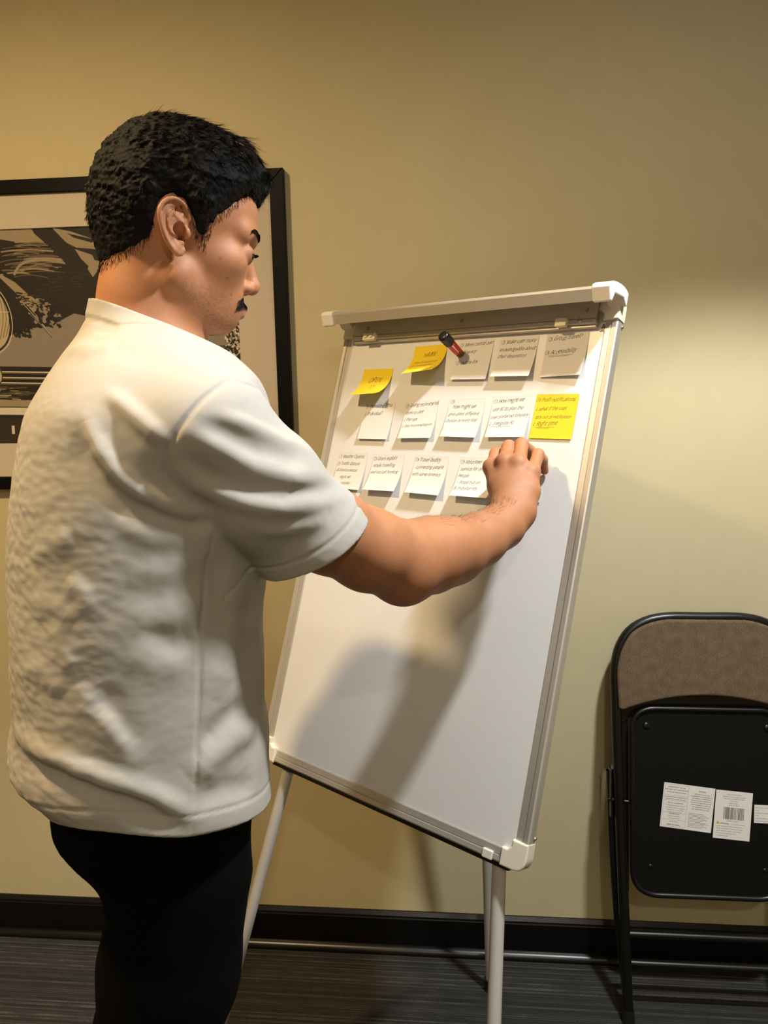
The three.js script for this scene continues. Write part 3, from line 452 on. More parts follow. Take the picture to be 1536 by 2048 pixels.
  lab('paper_label', 0.079, 0.1075, 0.0552, 0.4788, -4.6, paper(0.079, 0.1075, (g, w, h) => {
    rows(g, ['STEEL FOLDING CHAIR', 'Maximum seating weight one adult', 'Fully padded folding chair brown', 'Fabric seat', 'Model number', 'MADE IN CHINA'], w / 2, 42, 14, 22); const r = rng(8); let x = w * 0.24; while (x < w * 0.80) { const b = 2 + Math.floor(r() * 7); g.fillRect(x, h * 0.34, b, h * 0.25); x += b + 2 + Math.floor(r() * 6); } txt(g, '0 44681 35203 9', w / 2, h * 0.635, 16);
    g.fillStyle = '#d9a514'; g.beginPath(); g.moveTo(w * 0.06, h * 0.70); g.lineTo(w * 0.16, h * 0.70); g.lineTo(w * 0.11, h * 0.635); g.fill(); g.fillStyle = '#4b4742'; txt(g, 'WARNING:', w * 0.18, h * 0.695, 17, 'left', true); txt(g, 'This product can expose', w * 0.46, h * 0.695, 13, 'left'); rows(g, ['you to chemicals including lead, which is', 'known to the State of California to cause', 'cancer and birth defects or other harm.', 'For more information go to the', 'warnings web page'], w * 0.08, h * 0.75, 14, 24, 'left');
  }), 'white paper label with a barcode and yellow warning triangle');
  lab('paper_label', 0.052, 0.040, 0.127, 0.4835, -1.5, paper(0.052, 0.040, (g, w, h) => { rows(g, ['Manufactured date:', '01/20', 'Conforms to standard', 'GPSA', 'Importer address on file', 'Inspected by factory'], 10, 34, 15, 27, 'left'); }), 'small white paper label with a few lines');
}

// ------------------------------------------------------------------ the man at the board
// figure frame: x forward (facing), y up, z to his right; origin on the carpet under the torso
const HX = 0.0638, HY = 1.6077, HZ = -0.0332;            // head origin
const EAR_HELIX = [[0.0094, 0.0031], [0.0167, 0.0102], [0.0152, 0.0188], [0.0109, 0.0252], [0.0053, 0.0289], [-0.0007, 0.0296], [-0.0071, 0.0277], [-0.0126, 0.0229], [-0.016, 0.017], [-0.0168, 0.0113], [-0.016, 0.0046], [-0.0141, -0.0038], [-0.0115, -0.0114], [-0.0076, -0.0189], [-0.0036, -0.025], [0.0006, -0.0284], [0.0046, -0.0276], [0.0073, -0.0236]];
const EAR_ANTI = [[-0.0021, 0.0149], [-0.0055, 0.0114], [-0.0073, 0.0051], [-0.0074, -0.0006], [-0.0053, -0.0058], [-0.0002, -0.0094], [0.0035, -0.0126], [0.006, -0.0166]];
const EAR_CRUS = [[-0.0021, 0.0149], [0.0029, 0.01], [0.0086, 0.0064]];
const earS = f => 0.0735 + 0.42 * (0.014 - f);
const helixL = EAR_HELIX.map(([f, u], i) => [f, u, earS(f) + (i === 0 ? -0.004 : i < 3 ? 0.0005 : 0.0022) - (i > 14 ? 0.0015 : 0), i === 0 ? 0.0019 : i > 13 ? 0.0030 : 0.0026]);
const antiL = EAR_ANTI.map(([f, u]) => [f, u, earS(f) + 0.0016, 0.0024]), crusL = EAR_CRUS.map(([f, u]) => [f, u, earS(f) + 0.0008, 0.0019]);
function earD(f, u, s) {
  const o = s - earS(f);
  let d = ell(f, u, o, -0.0015, 0.0015, -0.001, 0.0148, 0.0272, 0.0034);
  d = smax(d, -ell(f, u, o, 0.0042, -0.0035, 0.003, 0.0088, 0.0110, 0.0075), 0.002);
  d = smax(d, -ell(f, u, o, 0.0030, 0.0180, 0.003, 0.0085, 0.0055, 0.0050), 0.002);
  d = smax(d, -ell(f, u, o, -0.0100, 0.0060, 0.0035, 0.0022, 0.0130, 0.0035), 0.002);
  d = smin(d, tubeD(f, u, s, helixL), 0.0022); d = smin(d, tubeD(f, u, s, antiL), 0.002); d = smin(d, tubeD(f, u, s, crusL), 0.0018);
  d = smin(d, ell(f, u, o, 0.0015, -0.0215, 0.0004, 0.0062, 0.0072, 0.0042), 0.003);
  return d;
}
function headD(f, u, s0) {
  const s = Math.abs(s0);
  let d = ell(f, u, s, 0.010, 0.035, 0, 0.087, 0.092, 0.073);
  d = smin(d, ell(f, u, s, 0.057, 0.028, 0, 0.0485, 0.052, 0.058), 0.02);
  d = smin(d, ell(f, u, s, 0.042, -0.035, 0, 0.045, 0.058, 0.057), 0.02);
  d = smin(d, cap(f, u, s, 0.000, -0.052, 0.051, 0.015, 0.046, -0.090, 0.018, 0.016), 0.024);
  d = smin(d, ell(f, u, s, 0.026, -0.082, 0, 0.036, 0.022, 0.034), 0.02);
  d = smin(d, sph(f, u, s, 0.0580, -0.0915, 0, 0.0165), 0.018);
  d = smin(d, ell(f, u, s, 0.0545, -0.072, 0, 0.029, 0.026, 0.034), 0.012);
  d = smin(d, ell(f, u, s, 0.060, -0.028, 0.040, 0.022, 0.016, 0.019), 0.02);
  d = smin(d, cap(f, u, s, 0.0945, 0.0035, 0.009, 0.0095, 0.080, 0.005, 0.043, 0.011), 0.012);
  d = smax(d, -sph(f, u, s, 0.1005, -0.0170, 0.032, 0.0150), 0.009);
  d = smin(d, ell(f, u, s, 0.0815, -0.0180, 0.0315, 0.0142, 0.0125, 0.0160), 0.004);
  d = smax(d, -cap(f, u, s, 0.0985, -0.0225, 0.023, 0.0026, 0.0930, -0.0215, 0.042, 0.0024), 0.0015);
  // nose
  d = smin(d, cap(f, u, s, 0.0905, -0.013, 0, 0.0068, 0.0972, -0.048, 0, 0.0082), 0.009);
  d = smin(d, sph(f, u, s, 0.0962, -0.0525, 0, 0.0096), 0.006);
  d = smin(d, ell(f, u, s, 0.0880, -0.0548, 0.0110, 0.0085, 0.0068, 0.0066), 0.005);
  d = smax(d, -ell(f, u, s, 0.0925, -0.0618, 0.0062, 0.0050, 0.0042, 0.0028), 0.002);
  // mouth
  d = smin(d, cap(f, u, s, 0.0830, -0.0770, 0, 0.0056, 0.0700, -0.0805, 0.021, 0.0030), 0.004);
  d = smin(d, cap(f, u, s, 0.0808, -0.0848, 0, 0.0062, 0.0685, -0.0835, 0.019, 0.0032), 0.003);
  // neck
  d = smin(d, cap(f, u, s0, -0.026, -0.010, 0, 0.052, -0.036, -0.150, 0.008, 0.0545), 0.022);
  d = smin(d, cap(f, u, s, 0.004, -0.045, 0.050, 0.010, 0.022, -0.125, 0.012, 0.009), 0.022);
  // ear
  if (s > 0.05 && Math.abs(f) < 0.05 && Math.abs(u) < 0.06) {
    d = smin(d, cap(f, u, s, 0.006, 0.004, 0.062, 0.011, 0.0035, -0.002, 0.076, 0.0085), 0.006);
    d = smin(d, earD(f, u, s), 0.0035);
    d = smax(d, -ell(f, u, s, 0.0045, -0.0045, earS(0.0045) + 0.0012, 0.0078, 0.0098, 0.0072), 0.0015);
    d = smax(d, -ell(f, u, s, 0.0070, -0.0085, 0.069, 0.0034, 0.0052, 0.0110), 0.0015);
    d = smin(d, ell(f, u, s, 0.0132, -0.0050, 0.0762, 0.0038, 0.0062, 0.0040), 0.003);
    d = smin(d, tubeD(f, u, s, crusL), 0.0015);
  }
  return d;
}
// right arm reaching for the board, fingers closed on a note; left arm hanging
const ARM_R = [[0.085, 1.3650, 0.1300, 0.040], [0.146, 1.312, 0.125, 0.0425], [0.2071, 1.2680, 0.1181, 0.0465], [0.265, 1.235, 0.094, 0.0475], [0.3235, 1.2128, 0.0675, 0.0455]];
const FORE_R = [[0.3235, 1.2128, 0.0675, 0.0455], [0.365, 1.2075, 0.046, 0.0455], [0.4089, 1.2054, 0.0242, 0.0415], [0.4600, 1.2140, 0.0030, 0.0350], [0.5079, 1.2264, -0.0192, 0.0300], [0.5330, 1.2400, -0.0350, 0.0285]];
const FING = {
  i: [[0.542, 1.3011, -0.114, 0.0118], [0.5619, 1.32, -0.1368, 0.0104], [0.586, 1.3084, -0.1506, 0.0088], [0.6014, 1.2859, -0.1571, 0.0076]],
  m: [[0.5528, 1.3113, -0.0914, 0.0122], [0.5745, 1.332, -0.1187, 0.0107], [0.5997, 1.3198, -0.1343, 0.0090], [0.6141, 1.2954, -0.1413, 0.0078]],
  r: [[0.566, 1.3097, -0.0713, 0.0116], [0.5893, 1.3364, -0.1042, 0.0102], [0.6125, 1.3248, -0.1197, 0.0086], [0.6244, 1.3001, -0.1265, 0.0074]],
  p: [[0.5809, 1.297, -0.0579, 0.0106], [0.6068, 1.3208, -0.0842, 0.0094], [0.624, 1.3113, -0.0986, 0.0078], [0.6334, 1.2922, -0.1074, 0.0068]],
  t: [[0.5457, 1.2481, -0.0712, 0.0150], [0.5598, 1.2479, -0.1104, 0.0118], [0.5855, 1.2611, -0.1319, 0.0102], [0.6053, 1.2723, -0.1432, 0.0086]],
};
const META = ['i', 'm', 'r', 'p'].map((k, n) => { const b = FING[k][0], w = [[0.530, 1.2500, -0.0520], [0.5360, 1.2500, -0.0430], [0.5420, 1.2480, -0.0340], [0.5480, 1.2440, -0.0270]][n]; return [[w[0], w[1], w[2], 0.0190], [(w[0] + b[0]) / 2 + 0.001, (w[1] + b[1]) / 2, (w[2] + b[2]) / 2 + 0.001, 0.0158], [b[0], b[1], b[2], b[3] + 0.0012]]; });
function armD(x, y, z) {
  let d = smin(chain(x, y, z, ARM_R, 0.02), chain(x, y, z, FORE_R, 0.02), 0.02);
  d = smin(d, sph(x, y, z, 0.3130, 1.1905, 0.0800, 0.0300), 0.03);
  d = smin(d, ell(x, y, z, 0.38, 1.222, 0.045, 0.05, 0.028, 0.03), 0.03);
  return d;
}
function handD(x, y, z) {
  let d = 1e9;
  for (const m of META) { const e = chain(x, y, z, m, 0.01); d = d > 1e8 ? e : smin(d, e, 0.014); }
  d = smin(d, cap(x, y, z, 0.5330, 1.2400, -0.0350, 0.0285, 0.540, 1.262, -0.0530, 0.0240), 0.015);
  d = smin(d, chain(x, y, z, FING.t, 0.006), 0.012);
  let g = 1e9; for (const k of ['i', 'm', 'r', 'p']) { const e = chain(x, y, z, FING[k], 0.005); g = Math.min(g, e); }
  d = smin(d, g, 0.0055);
  // knuckle heads and the hollows between them
  for (const k of ['i', 'm', 'r', 'p']) { const b = FING[k][0]; d = smin(d, sph(x, y, z, b[0] - 0.003, b[1] + 0.002, b[2] + 0.003, 0.0098), 0.010); }
  return d;
}
const ARM_L = [[0.03, 1.38, -0.185, 0.055], [0.03, 1.25, -0.222, 0.047], [0.005, 1.11, -0.236, 0.042], [0.010, 1.00, -0.232, 0.040], [0.035, 0.885, -0.218, 0.028]];
const HAND_L = [[[0.040, 0.87, -0.225, 0.02], [0.075, 0.80, -0.236, 0.011], [0.085, 0.765, -0.23, 0.009], [0.080, 0.735, -0.22, 0.0075]], [[0.040, 0.87, -0.218, 0.02], [0.070, 0.795, -0.218, 0.0115], [0.078, 0.755, -0.212, 0.009], [0.070, 0.722, -0.203, 0.0075]], [[0.035, 0.87, -0.212, 0.02], [0.058, 0.795, -0.20, 0.011], [0.065, 0.758, -0.195, 0.009], [0.057, 0.728, -0.187, 0.0075]], [[0.030, 0.87, -0.206, 0.018], [0.044, 0.80, -0.184, 0.010], [0.050, 0.77, -0.179, 0.008], [0.043, 0.745, -0.173, 0.0068]], [[0.050, 0.875, -0.222, 0.016], [0.082, 0.84, -0.215, 0.012], [0.098, 0.81, -0.205, 0.010], [0.105, 0.785, -0.195, 0.0085]]];
function leftD(x, y, z) { let d = chain(x, y, z, ARM_L, 0.02); let g = 1e9; for (const f of HAND_L) g = Math.min(g, chain(x, y, z, f, 0.006)); return smin(d, g, 0.012); }
// torso sections: height, centre x, half depth, half width
const SEC = [[0.80, 0.014, 0.128, 0.185], [0.85, 0.014, 0.130, 0.190], [0.898, 0.013, 0.133, 0.194], [0.941, 0.010, 0.137, 0.197], [0.972, 0.005, 0.142, 0.198], [1.004, -0.006, 0.155, 0.198], [1.044, -0.005, 0.151, 0.196], [1.143, -0.001, 0.147, 0.191], [1.24, 0.008, 0.150, 0.190], [1.30, 0.015, 0.149, 0.189], [1.35, 0.021, 0.146, 0.185], [1.404, 0.029, 0.139, 0.178], [1.44, 0.034, 0.124, 0.158], [1.47, 0.032, 0.100, 0.128], [1.495, 0.030, 0.078, 0.092], [1.515, 0.029, 0.066, 0.070], [1.54, 0.029, 0.060, 0.062], [1.60, 0.029, 0.058, 0.060]];
function section(y, o) {
  let i = 0; while (i < SEC.length - 2 && y > SEC[i + 1][0]) i++;
  const a = SEC[Math.max(0, i - 1)], b = SEC[i], c = SEC[i + 1], e = SEC[Math.min(SEC.length - 1, i + 2)], t = clamp((y - b[0]) / (c[0] - b[0]), 0, 1), h = c[0] - b[0];
  for (let k = 1; k < 4; k++) { const m0 = (c[k] - a[k]) / (c[0] - a[0] || 1) * h, m1 = (e[k] - b[k]) / (e[0] - b[0] || 1) * h, t2 = t * t, t3 = t2 * t; o[k] = (2 * t3 - 3 * t2 + 1) * b[k] + (t3 - 2 * t2 + t) * m0 + (-2 * t3 + 3 * t2) * c[k] + (t3 - t2) * m1; }
}
const so = [0, 0, 0, 0];
function trunkD(x, y, z, shrink) {
  section(y, so); const px = x - so[1], pz = z + 0.02 + 0.012 * sstep(1.4, 1.52, y), aF = so[2] - shrink, aS = so[3] - shrink, e = 2.35;
  const k = Math.pow(Math.pow(Math.abs(px) / aF, e) + Math.pow(Math.abs(pz) / aS, e), 1 / e), l = Math.hypot(px, pz);
  return k < 1e-6 ? -Math.min(aF, aS) : l * (1 - 1 / k);
}
function bodyCore(x, y, z) { // what the clothes hide
  let d = smax(trunkD(x, y, z, 0.028), Math.max(1.0 - y, y - 1.50), 0.03);
  d = smin(d, cap(x, y, z, 0.02, 0.86, 0.06, 0.07, -0.025, 0.50, 0.072, 0.05), 0.03); d = smin(d, cap(x, y, z, -0.025, 0.50, 0.072, 0.05, -0.035, 0.06, 0.078, 0.036), 0.02);
  d = smin(d, cap(x, y, z, 0.02, 0.86, -0.10, 0.07, -0.025, 0.50, -0.11, 0.05), 0.03); d = smin(d, cap(x, y, z, -0.025, 0.50, -0.11, 0.05, -0.03, 0.06, -0.115, 0.036), 0.02);
  d = smin(d, cap(x, y, z, 0.03, 1.40, 0.05, 0.05, 0.085, 1.3650, 0.1300, 0.040), 0.03);
  d = smin(d, cap(x, y, z, 0.03, 1.40, -0.08, 0.05, 0.03, 1.38, -0.185, 0.05), 0.03);
  d = smin(d, cap(x, y, z, 0.03, 1.40, -0.03, 0.05, 0.028, 1.53, -0.028, 0.048), 0.03);
  return d;
}
// ---- t-shirt
const SLV = [[0.074, 1.386, 0.126, 0.063], [0.130, 1.322, 0.128, 0.0665], [0.191, 1.255, 0.112, 0.0665], [0.235, 1.205, 0.100, 0.066]];
const SLC = [0.197, 1.260, 0.111], SLN = (() => { const a = V(0.50, -0.84, -0.17).normalize(), h = V(0.855, 0.511, -0.095); a.addScaledVector(h, -a.dot(h)).normalize(); return a; })();
const SLL = [[0.03, 1.395, -0.175, 0.075], [0.032, 1.25, -0.222, 0.066], [0.03, 1.15, -0.235, 0.064]];
const hemY = (x, z) => 0.918 + 0.22 * z + 0.12 * Math.min(z, 0) - 0.06 * x + 0.026 * sstep(0.04, -0.09, x) * sstep(0, 0.1, z) + 0.004 * Math.sin(x * 22 + 1);
const FOLDS = [ // [points, half width, height]
  [[[-0.0417,1.4026,0.1429],[-0.0366,1.3837,0.151],[-0.0294,1.3686,0.1566],[-0.0195,1.3533,0.1612],[-0.0092,1.3417,0.1646],[0.0053,1.3287,0.1673],[0.0222,1.3187,0.1685],[0.0448,1.3058,0.1678],[0.069,1.2952,0.1651]],0.0065,0.012],
  [[[-0.0526,1.3935,0.1393],[-0.045,1.3693,0.1497],[-0.0307,1.3449,0.1594],[-0.0114,1.3247,0.1664],[0.0156,1.3057,0.1695]],0.009,-0.006],
  [[[-0.0197,1.4308,0.1343],[-0.009,1.4193,0.1477],[0.0028,1.4067,0.1615],[0.0163,1.3936,0.1745],[0.0303,1.3804,0.1827]],0.006,0.008],
  [[[0.035,1.3604,0.1789],[0.0533,1.3393,0.1761],[0.0785,1.3261,0.1844],[0.106,1.3156,0.196],[0.1356,1.3099,0.1989],[0.1816,1.3086,0.1835],[0.2186,1.3129,0.1528]],0.007,0.006],
  [[[0.0445,1.3704,0.1865],[0.0697,1.3468,0.1854],[0.1018,1.331,0.1956],[0.1413,1.3238,0.1991],[0.1903,1.3254,0.1736]],0.0065,-0.0045],
  [[[0.0543,1.3873,0.1926],[0.0797,1.3717,0.1933],[0.1129,1.3529,0.195],[0.1535,1.3404,0.1936],[0.2016,1.3335,0.1545]],0.0065,0.005],
  [[[0.062,1.3991,0.1932],[0.0853,1.3886,0.194],[0.1197,1.3696,0.1896],[0.1621,1.3569,0.1825]],0.006,-0.004],
  [[[0.0817,1.4057,0.1919],[0.1116,1.3947,0.1857],[0.1438,1.3804,0.1746],[0.1777,1.3625,0.164]],0.006,0.004],
  [[[0.1063,1.2887,0.1874],[0.1363,1.2843,0.1912],[0.1689,1.289,0.1881],[0.1932,1.2965,0.1796]],0.007,0.0035],
  [[[0.0742,1.2929,0.1664],[0.0494,1.2987,0.1672],[0.0207,1.3103,0.1692],[-0.0021,1.3242,0.1675]],0.006,-0.006],
  [[[0.079,1.2873,0.1664],[0.0483,1.2807,0.1675],[0.0095,1.286,0.1702],[-0.022,1.3055,0.1663]],0.008,0.003],
  [[[0.0792,1.2814,0.163],[0.0576,1.2627,0.165],[0.0216,1.249,0.1702],[-0.0166,1.2502,0.1694]],0.01,0.003],
  [[[0.0555,1.2257,0.1648],[0.039,1.2072,0.1683],[0.0088,1.201,0.1708],[-0.0285,1.2153,0.1683]],0.012,0.003],
  [[[-0.006,1.1976,0.1707],[0.0267,1.1718,0.1698],[0.0477,1.1785,0.1657]],0.009,-0.003],
  [[[-0.072,1.1373,0.1565],[-0.0592,1.1183,0.1637],[-0.0441,1.0968,0.1696],[-0.029,1.0742,0.1736],[-0.014,1.0452,0.1764]],0.012,0.0045],
  [[[-0.0506,1.1389,0.1654],[-0.0343,1.1012,0.1715],[-0.0104,1.0606,0.1756]],0.01,-0.004],
  [[[-0.0503,1.1102,0.1671],[-0.0376,1.0883,0.1715],[-0.027,1.0686,0.1742]],0.005,0.004],
  [[[-0.1408,1.0673,0.0779],[-0.1152,1.0621,0.127],[-0.0928,1.0571,0.1499],[-0.0659,1.0477,0.1661],[-0.0368,1.0327,0.1753],[-0.0086,1.0155,0.1782],[0.0155,0.9978,0.1781],[0.0337,0.9806,0.176]],0.008,0.013],
  [[[-0.1245,1.0467,0.1167],[-0.0939,1.0428,0.1507],[-0.067,1.0336,0.1671],[-0.0378,1.0179,0.1762],[-0.0097,0.9998,0.1788],[0.0145,0.9827,0.1782]],0.009,-0.013],
  [[[-0.0994,1.0367,0.1472],[-0.0794,1.0414,0.1602],[-0.0561,1.0318,0.1712],[-0.0335,1.0108,0.1772]],0.009,0.006],
  [[[0.0327,1.0236,0.1746],[0.0552,1.0383,0.1671],[0.0852,1.0476,0.1494],[0.1208,1.0407,0.1071]],0.011,0.006],
  [[[0.0365,1,0.1747],[0.0698,0.9982,0.1627],[0.114,0.977,0.128]],0.01,-0.005],
  [[[0.0456,1.0583,0.1694],[0.0748,1.0753,0.1552],[0.101,1.085,0.1325]],0.009,-0.004],
  [[[0.1172,1.2019,0.1197],[0.1219,1.1558,0.1044],[0.1265,1.1021,0.0916],[0.13,1.0494,0.0867]],0.008,0.005],
  [[[0.0896,1.2458,0.1502],[0.0934,1.1938,0.1435],[0.0789,1.1416,0.1508],[0.0594,1.1037,0.1622]],0.014,0.005],
  [[[-0.0244,1.503,0.0306],[-0.007,1.496,0.0546]],0.007,-0.005],
  [[[-0.0548,1.479,0.0247],[-0.0313,1.4738,0.0745],[-0.0062,1.4773,0.085]],0.008,0.004],
  [[[-0.0185,1.4789,0.0757],[0.0053,1.4699,0.1007],[0.029,1.4641,0.1155]],0.01,-0.003],
  [[[0.0718,1.2852,0.1627],[0.0627,1.2405,0.163],[0.0545,1.1879,0.164],[0.0476,1.1073,0.1666],[0.0393,1.027,0.1727],[0.0305,0.9633,0.177]],0.0021,-0.0022],
  [[[0.1037,1.4405,0.1588],[0.0932,1.4385,0.1679],[0.0783,1.4299,0.18],[0.0639,1.4191,0.1865],[0.052,1.4065,0.1894],[0.0404,1.391,0.1882],[0.0309,1.3725,0.1811],[0.0283,1.3508,0.1721],[0.0301,1.3288,0.169],[0.0356,1.3168,0.1687]],0.0022,-0.0028],
  [[[0.1037,1.4405,0.1588],[0.1152,1.4364,0.1532],[0.1351,1.4289,0.1233]],0.0021,-0.0022],
  [[[-0.1095,1.2215,0.1172],[-0.0848,1.2178,0.1435],[-0.0671,1.201,0.156]],0.008,0.003],
  [[[-0.1243,1.1484,0.1013],[-0.1004,1.1484,0.1342],[-0.0824,1.1278,0.151]],0.009,0.003],
  [[[-0.1061,1.2627,0.1159],[-0.0846,1.2805,0.1372],[-0.0605,1.2865,0.1539]],0.008,0.003],
  [[[-0.022,1.1733,0.17],[0.0057,1.1538,0.1713],[0.0406,1.1473,0.1673]],0.012,0.003],
  [[[0.0628,1.2619,0.1635],[0.077,1.2212,0.1563],[0.0997,1.1915,0.1377],[0.1248,1.1728,0.1022]],0.009,-0.004],
  [[[-0.0908,1.2043,0.1394],[-0.0811,1.1745,0.1487],[-0.0711,1.1493,0.1563]],0.007,0.003],
  [[[-0.073,1.2464,0.1498],[-0.0577,1.2316,0.159],[-0.0522,1.2113,0.1622]],0.007,0.003]
];
const foldBox = [];
function foldsD(x, y, z) {
  let s = 0;
  for (let i = 0; i < FOLDS.length; i++) {
    const b = foldBox[i]; if (x < b[0] || x > b[1] || y < b[2] || y > b[3] || z < b[4] || z > b[5]) continue;
    const [L, w, h0] = FOLDS[i], h = h0; let m = 1e9, tt = 0, n = L.length - 1;
    for (let k = 0; k < n; k++) { const a = L[k], c = L[k + 1], dx = c[0] - a[0], dy = c[1] - a[1], dz = c[2] - a[2], px = x - a[0], py = y - a[1], pz = z - a[2]; let t = (px * dx + py * dy + pz * dz) / (dx * dx + dy * dy + dz * dz); t = t < 0 ? 0 : t > 1 ? 1 : t; const q = (px - dx * t) ** 2 + (py - dy * t) ** 2 + (pz - dz * t) ** 2; if (q < m) { m = q; tt = (k + t) / n; } }
    s += h * Math.exp(-m / (2 * w * w)) * Math.min(1, 4 * tt + 0.15, 4 * (1 - tt) + 0.15);
  }
  return s;
}
function shirtBase(x, y, z) {
  let d = trunkD(x, y, z, 0);
  d = smin(d, cap(x, y, z, 0.035, 1.445, 0.035, 0.040, 0.072, 1.388, 0.122, 0.060), 0.04);
  d = smin(d, cap(x, y, z, 0.03, 1.445, -0.09, 0.045, 0.03, 1.400, -0.165, 0.072), 0.04);
  let s = chain(x, y, z, SLV, 0.02); const cut = (x - SLC[0]) * SLN.x + (y - SLC[1]) * SLN.y + (z - SLC[2]) * SLN.z; s = smax(s, cut, 0.004);
  d = smin(d, s, 0.012 + 0.02 * sstep(1.33, 1.40, y));
  let l = chain(x, y, z, SLL, 0.02); l = smax(l, 1.17 - y, 0.004); d = smin(d, l, 0.03);
  return d;
}
function shirtD(x, y, z) {
  let d = shirtBase(x, y, z);
  if (d > 0.06 || d < -0.06) return d;
  // folds: broad drape, diagonal pulls, fine crinkle on the back
  const low = sstep(1.42, 1.15, y);
  let w = 0.0045 * low * noise(x * 7 + y * 3, y * 5.5, z * 7 + 3.3) + 0.0022 * noise(x * 13 - y * 9, y * 12, z * 13 + y * 6);
  const cr = (0.22 + 0.78 * sstep(0.0, -0.12, x)) * sstep(1.47, 1.36, y); w += cr * (0.0008 * noise(x * 46 + 5, y * 70, z * 46) + 0.0010 * noise(x * 80 + y * 30, y * 120, z * 80));
  w += foldsD(x, y, z);
  d -= w;
  const cut = (x - SLC[0]) * SLN.x + (y - SLC[1]) * SLN.y + (z - SLC[2]) * SLN.z;
  // sleeve hem stitching and hollow
  if (cut > -0.10 && x > 0.08 && z > 0.02) { const onSleeve = sstep(0.0, 0.02, 0.03 - Math.abs(cut)); if (Math.abs(cut + 0.022) < 0.004) d += 0.0011 * (1 - Math.abs(cut + 0.022) / 0.004); const inner = chain(x, y, z, SLV, 0.02) + 0.009; d = smax(d, -Math.max(inner, -cut - 0.03), 0.002); }
  const hy = hemY(x, z); if (Math.abs(y - hy - 0.025) < 0.004) d += 0.0011 * (1 - Math.abs(y - hy - 0.025) / 0.004);
  d = smax(d, hy - y, 0.004); d = smax(d, -Math.max(trunkD(x, y, z, 0.012), y - hy - 0.03), 0.002);
  // ribbed collar
  const col = y + 0.43 * (x + 0.026) - 1.536; if (Math.hypot(x - 0.034, z + 0.032) < 0.086) { d -= 0.0016 * sstep(-0.026, -0.020, col); if (Math.abs(col + 0.027) < 0.006) d += 0.0012 * (1 - Math.abs(col + 0.027) / 0.006); }
  d = smax(d, col, 0.003);
  if (y > 1.44) d = smax(d, -cap(x, y, z, 0.036, 1.44, -0.030, 0.054, 0.033, 1.60, -0.033, 0.0535), 0.003);
  return d;
}
// ---- trousers
function trouserD(x, y, z) {
  let d = ell(x, y, z, 0.012, 0.950, -0.02, 0.128, 0.115, 0.176);
  d = smin(d, ell(x, y, z, -0.030, 0.925, 0.050, 0.080, 0.065, 0.080), 0.04); d = smin(d, ell(x, y, z, -0.030, 0.915, -0.10, 0.080, 0.070, 0.080), 0.04);
  const n = chain(x, y, z, [[0.022, 0.85, 0.066, 0.088], [0.002, 0.72, 0.068, 0.079], [-0.030, 0.55, 0.070, 0.070], [-0.030, 0.06, 0.078, 0.060]], 0.03), f = chain(x, y, z, [[0.022, 0.85, -0.098, 0.090], [0.016, 0.70, -0.104, 0.082], [-0.030, 0.50, -0.11, 0.072], [-0.03, 0.06, -0.115, 0.060]], 0.03);
  d = smin(d, n, 0.03); d = smin(d, f, 0.03);
  d -= 0.004 * noise(x * 9, y * 7, z * 9) + 0.002 * noise(x * 22, y * 26, z * 22);
  d = smax(d, 0.035 - y, 0.004); d = smax(d, y - 1.03, 0.004); return d;
}
function shoeD(x, y, z, ax, az) {
  x -= ax; z -= az; let d = cap(x, y, z, -0.055, 0.045, 0, 0.036, 0.12, 0.036, 0.006, 0.036); d = smin(d, cap(x, y, z, -0.04, 0.07, 0, 0.036, 0.03, 0.06, 0, 0.036), 0.03); d = smin(d, ell(x, y, z, 0.13, 0.03, 0.004, 0.062, 0.035, 0.045), 0.02);
  return smax(d, -y, 0.006);
}
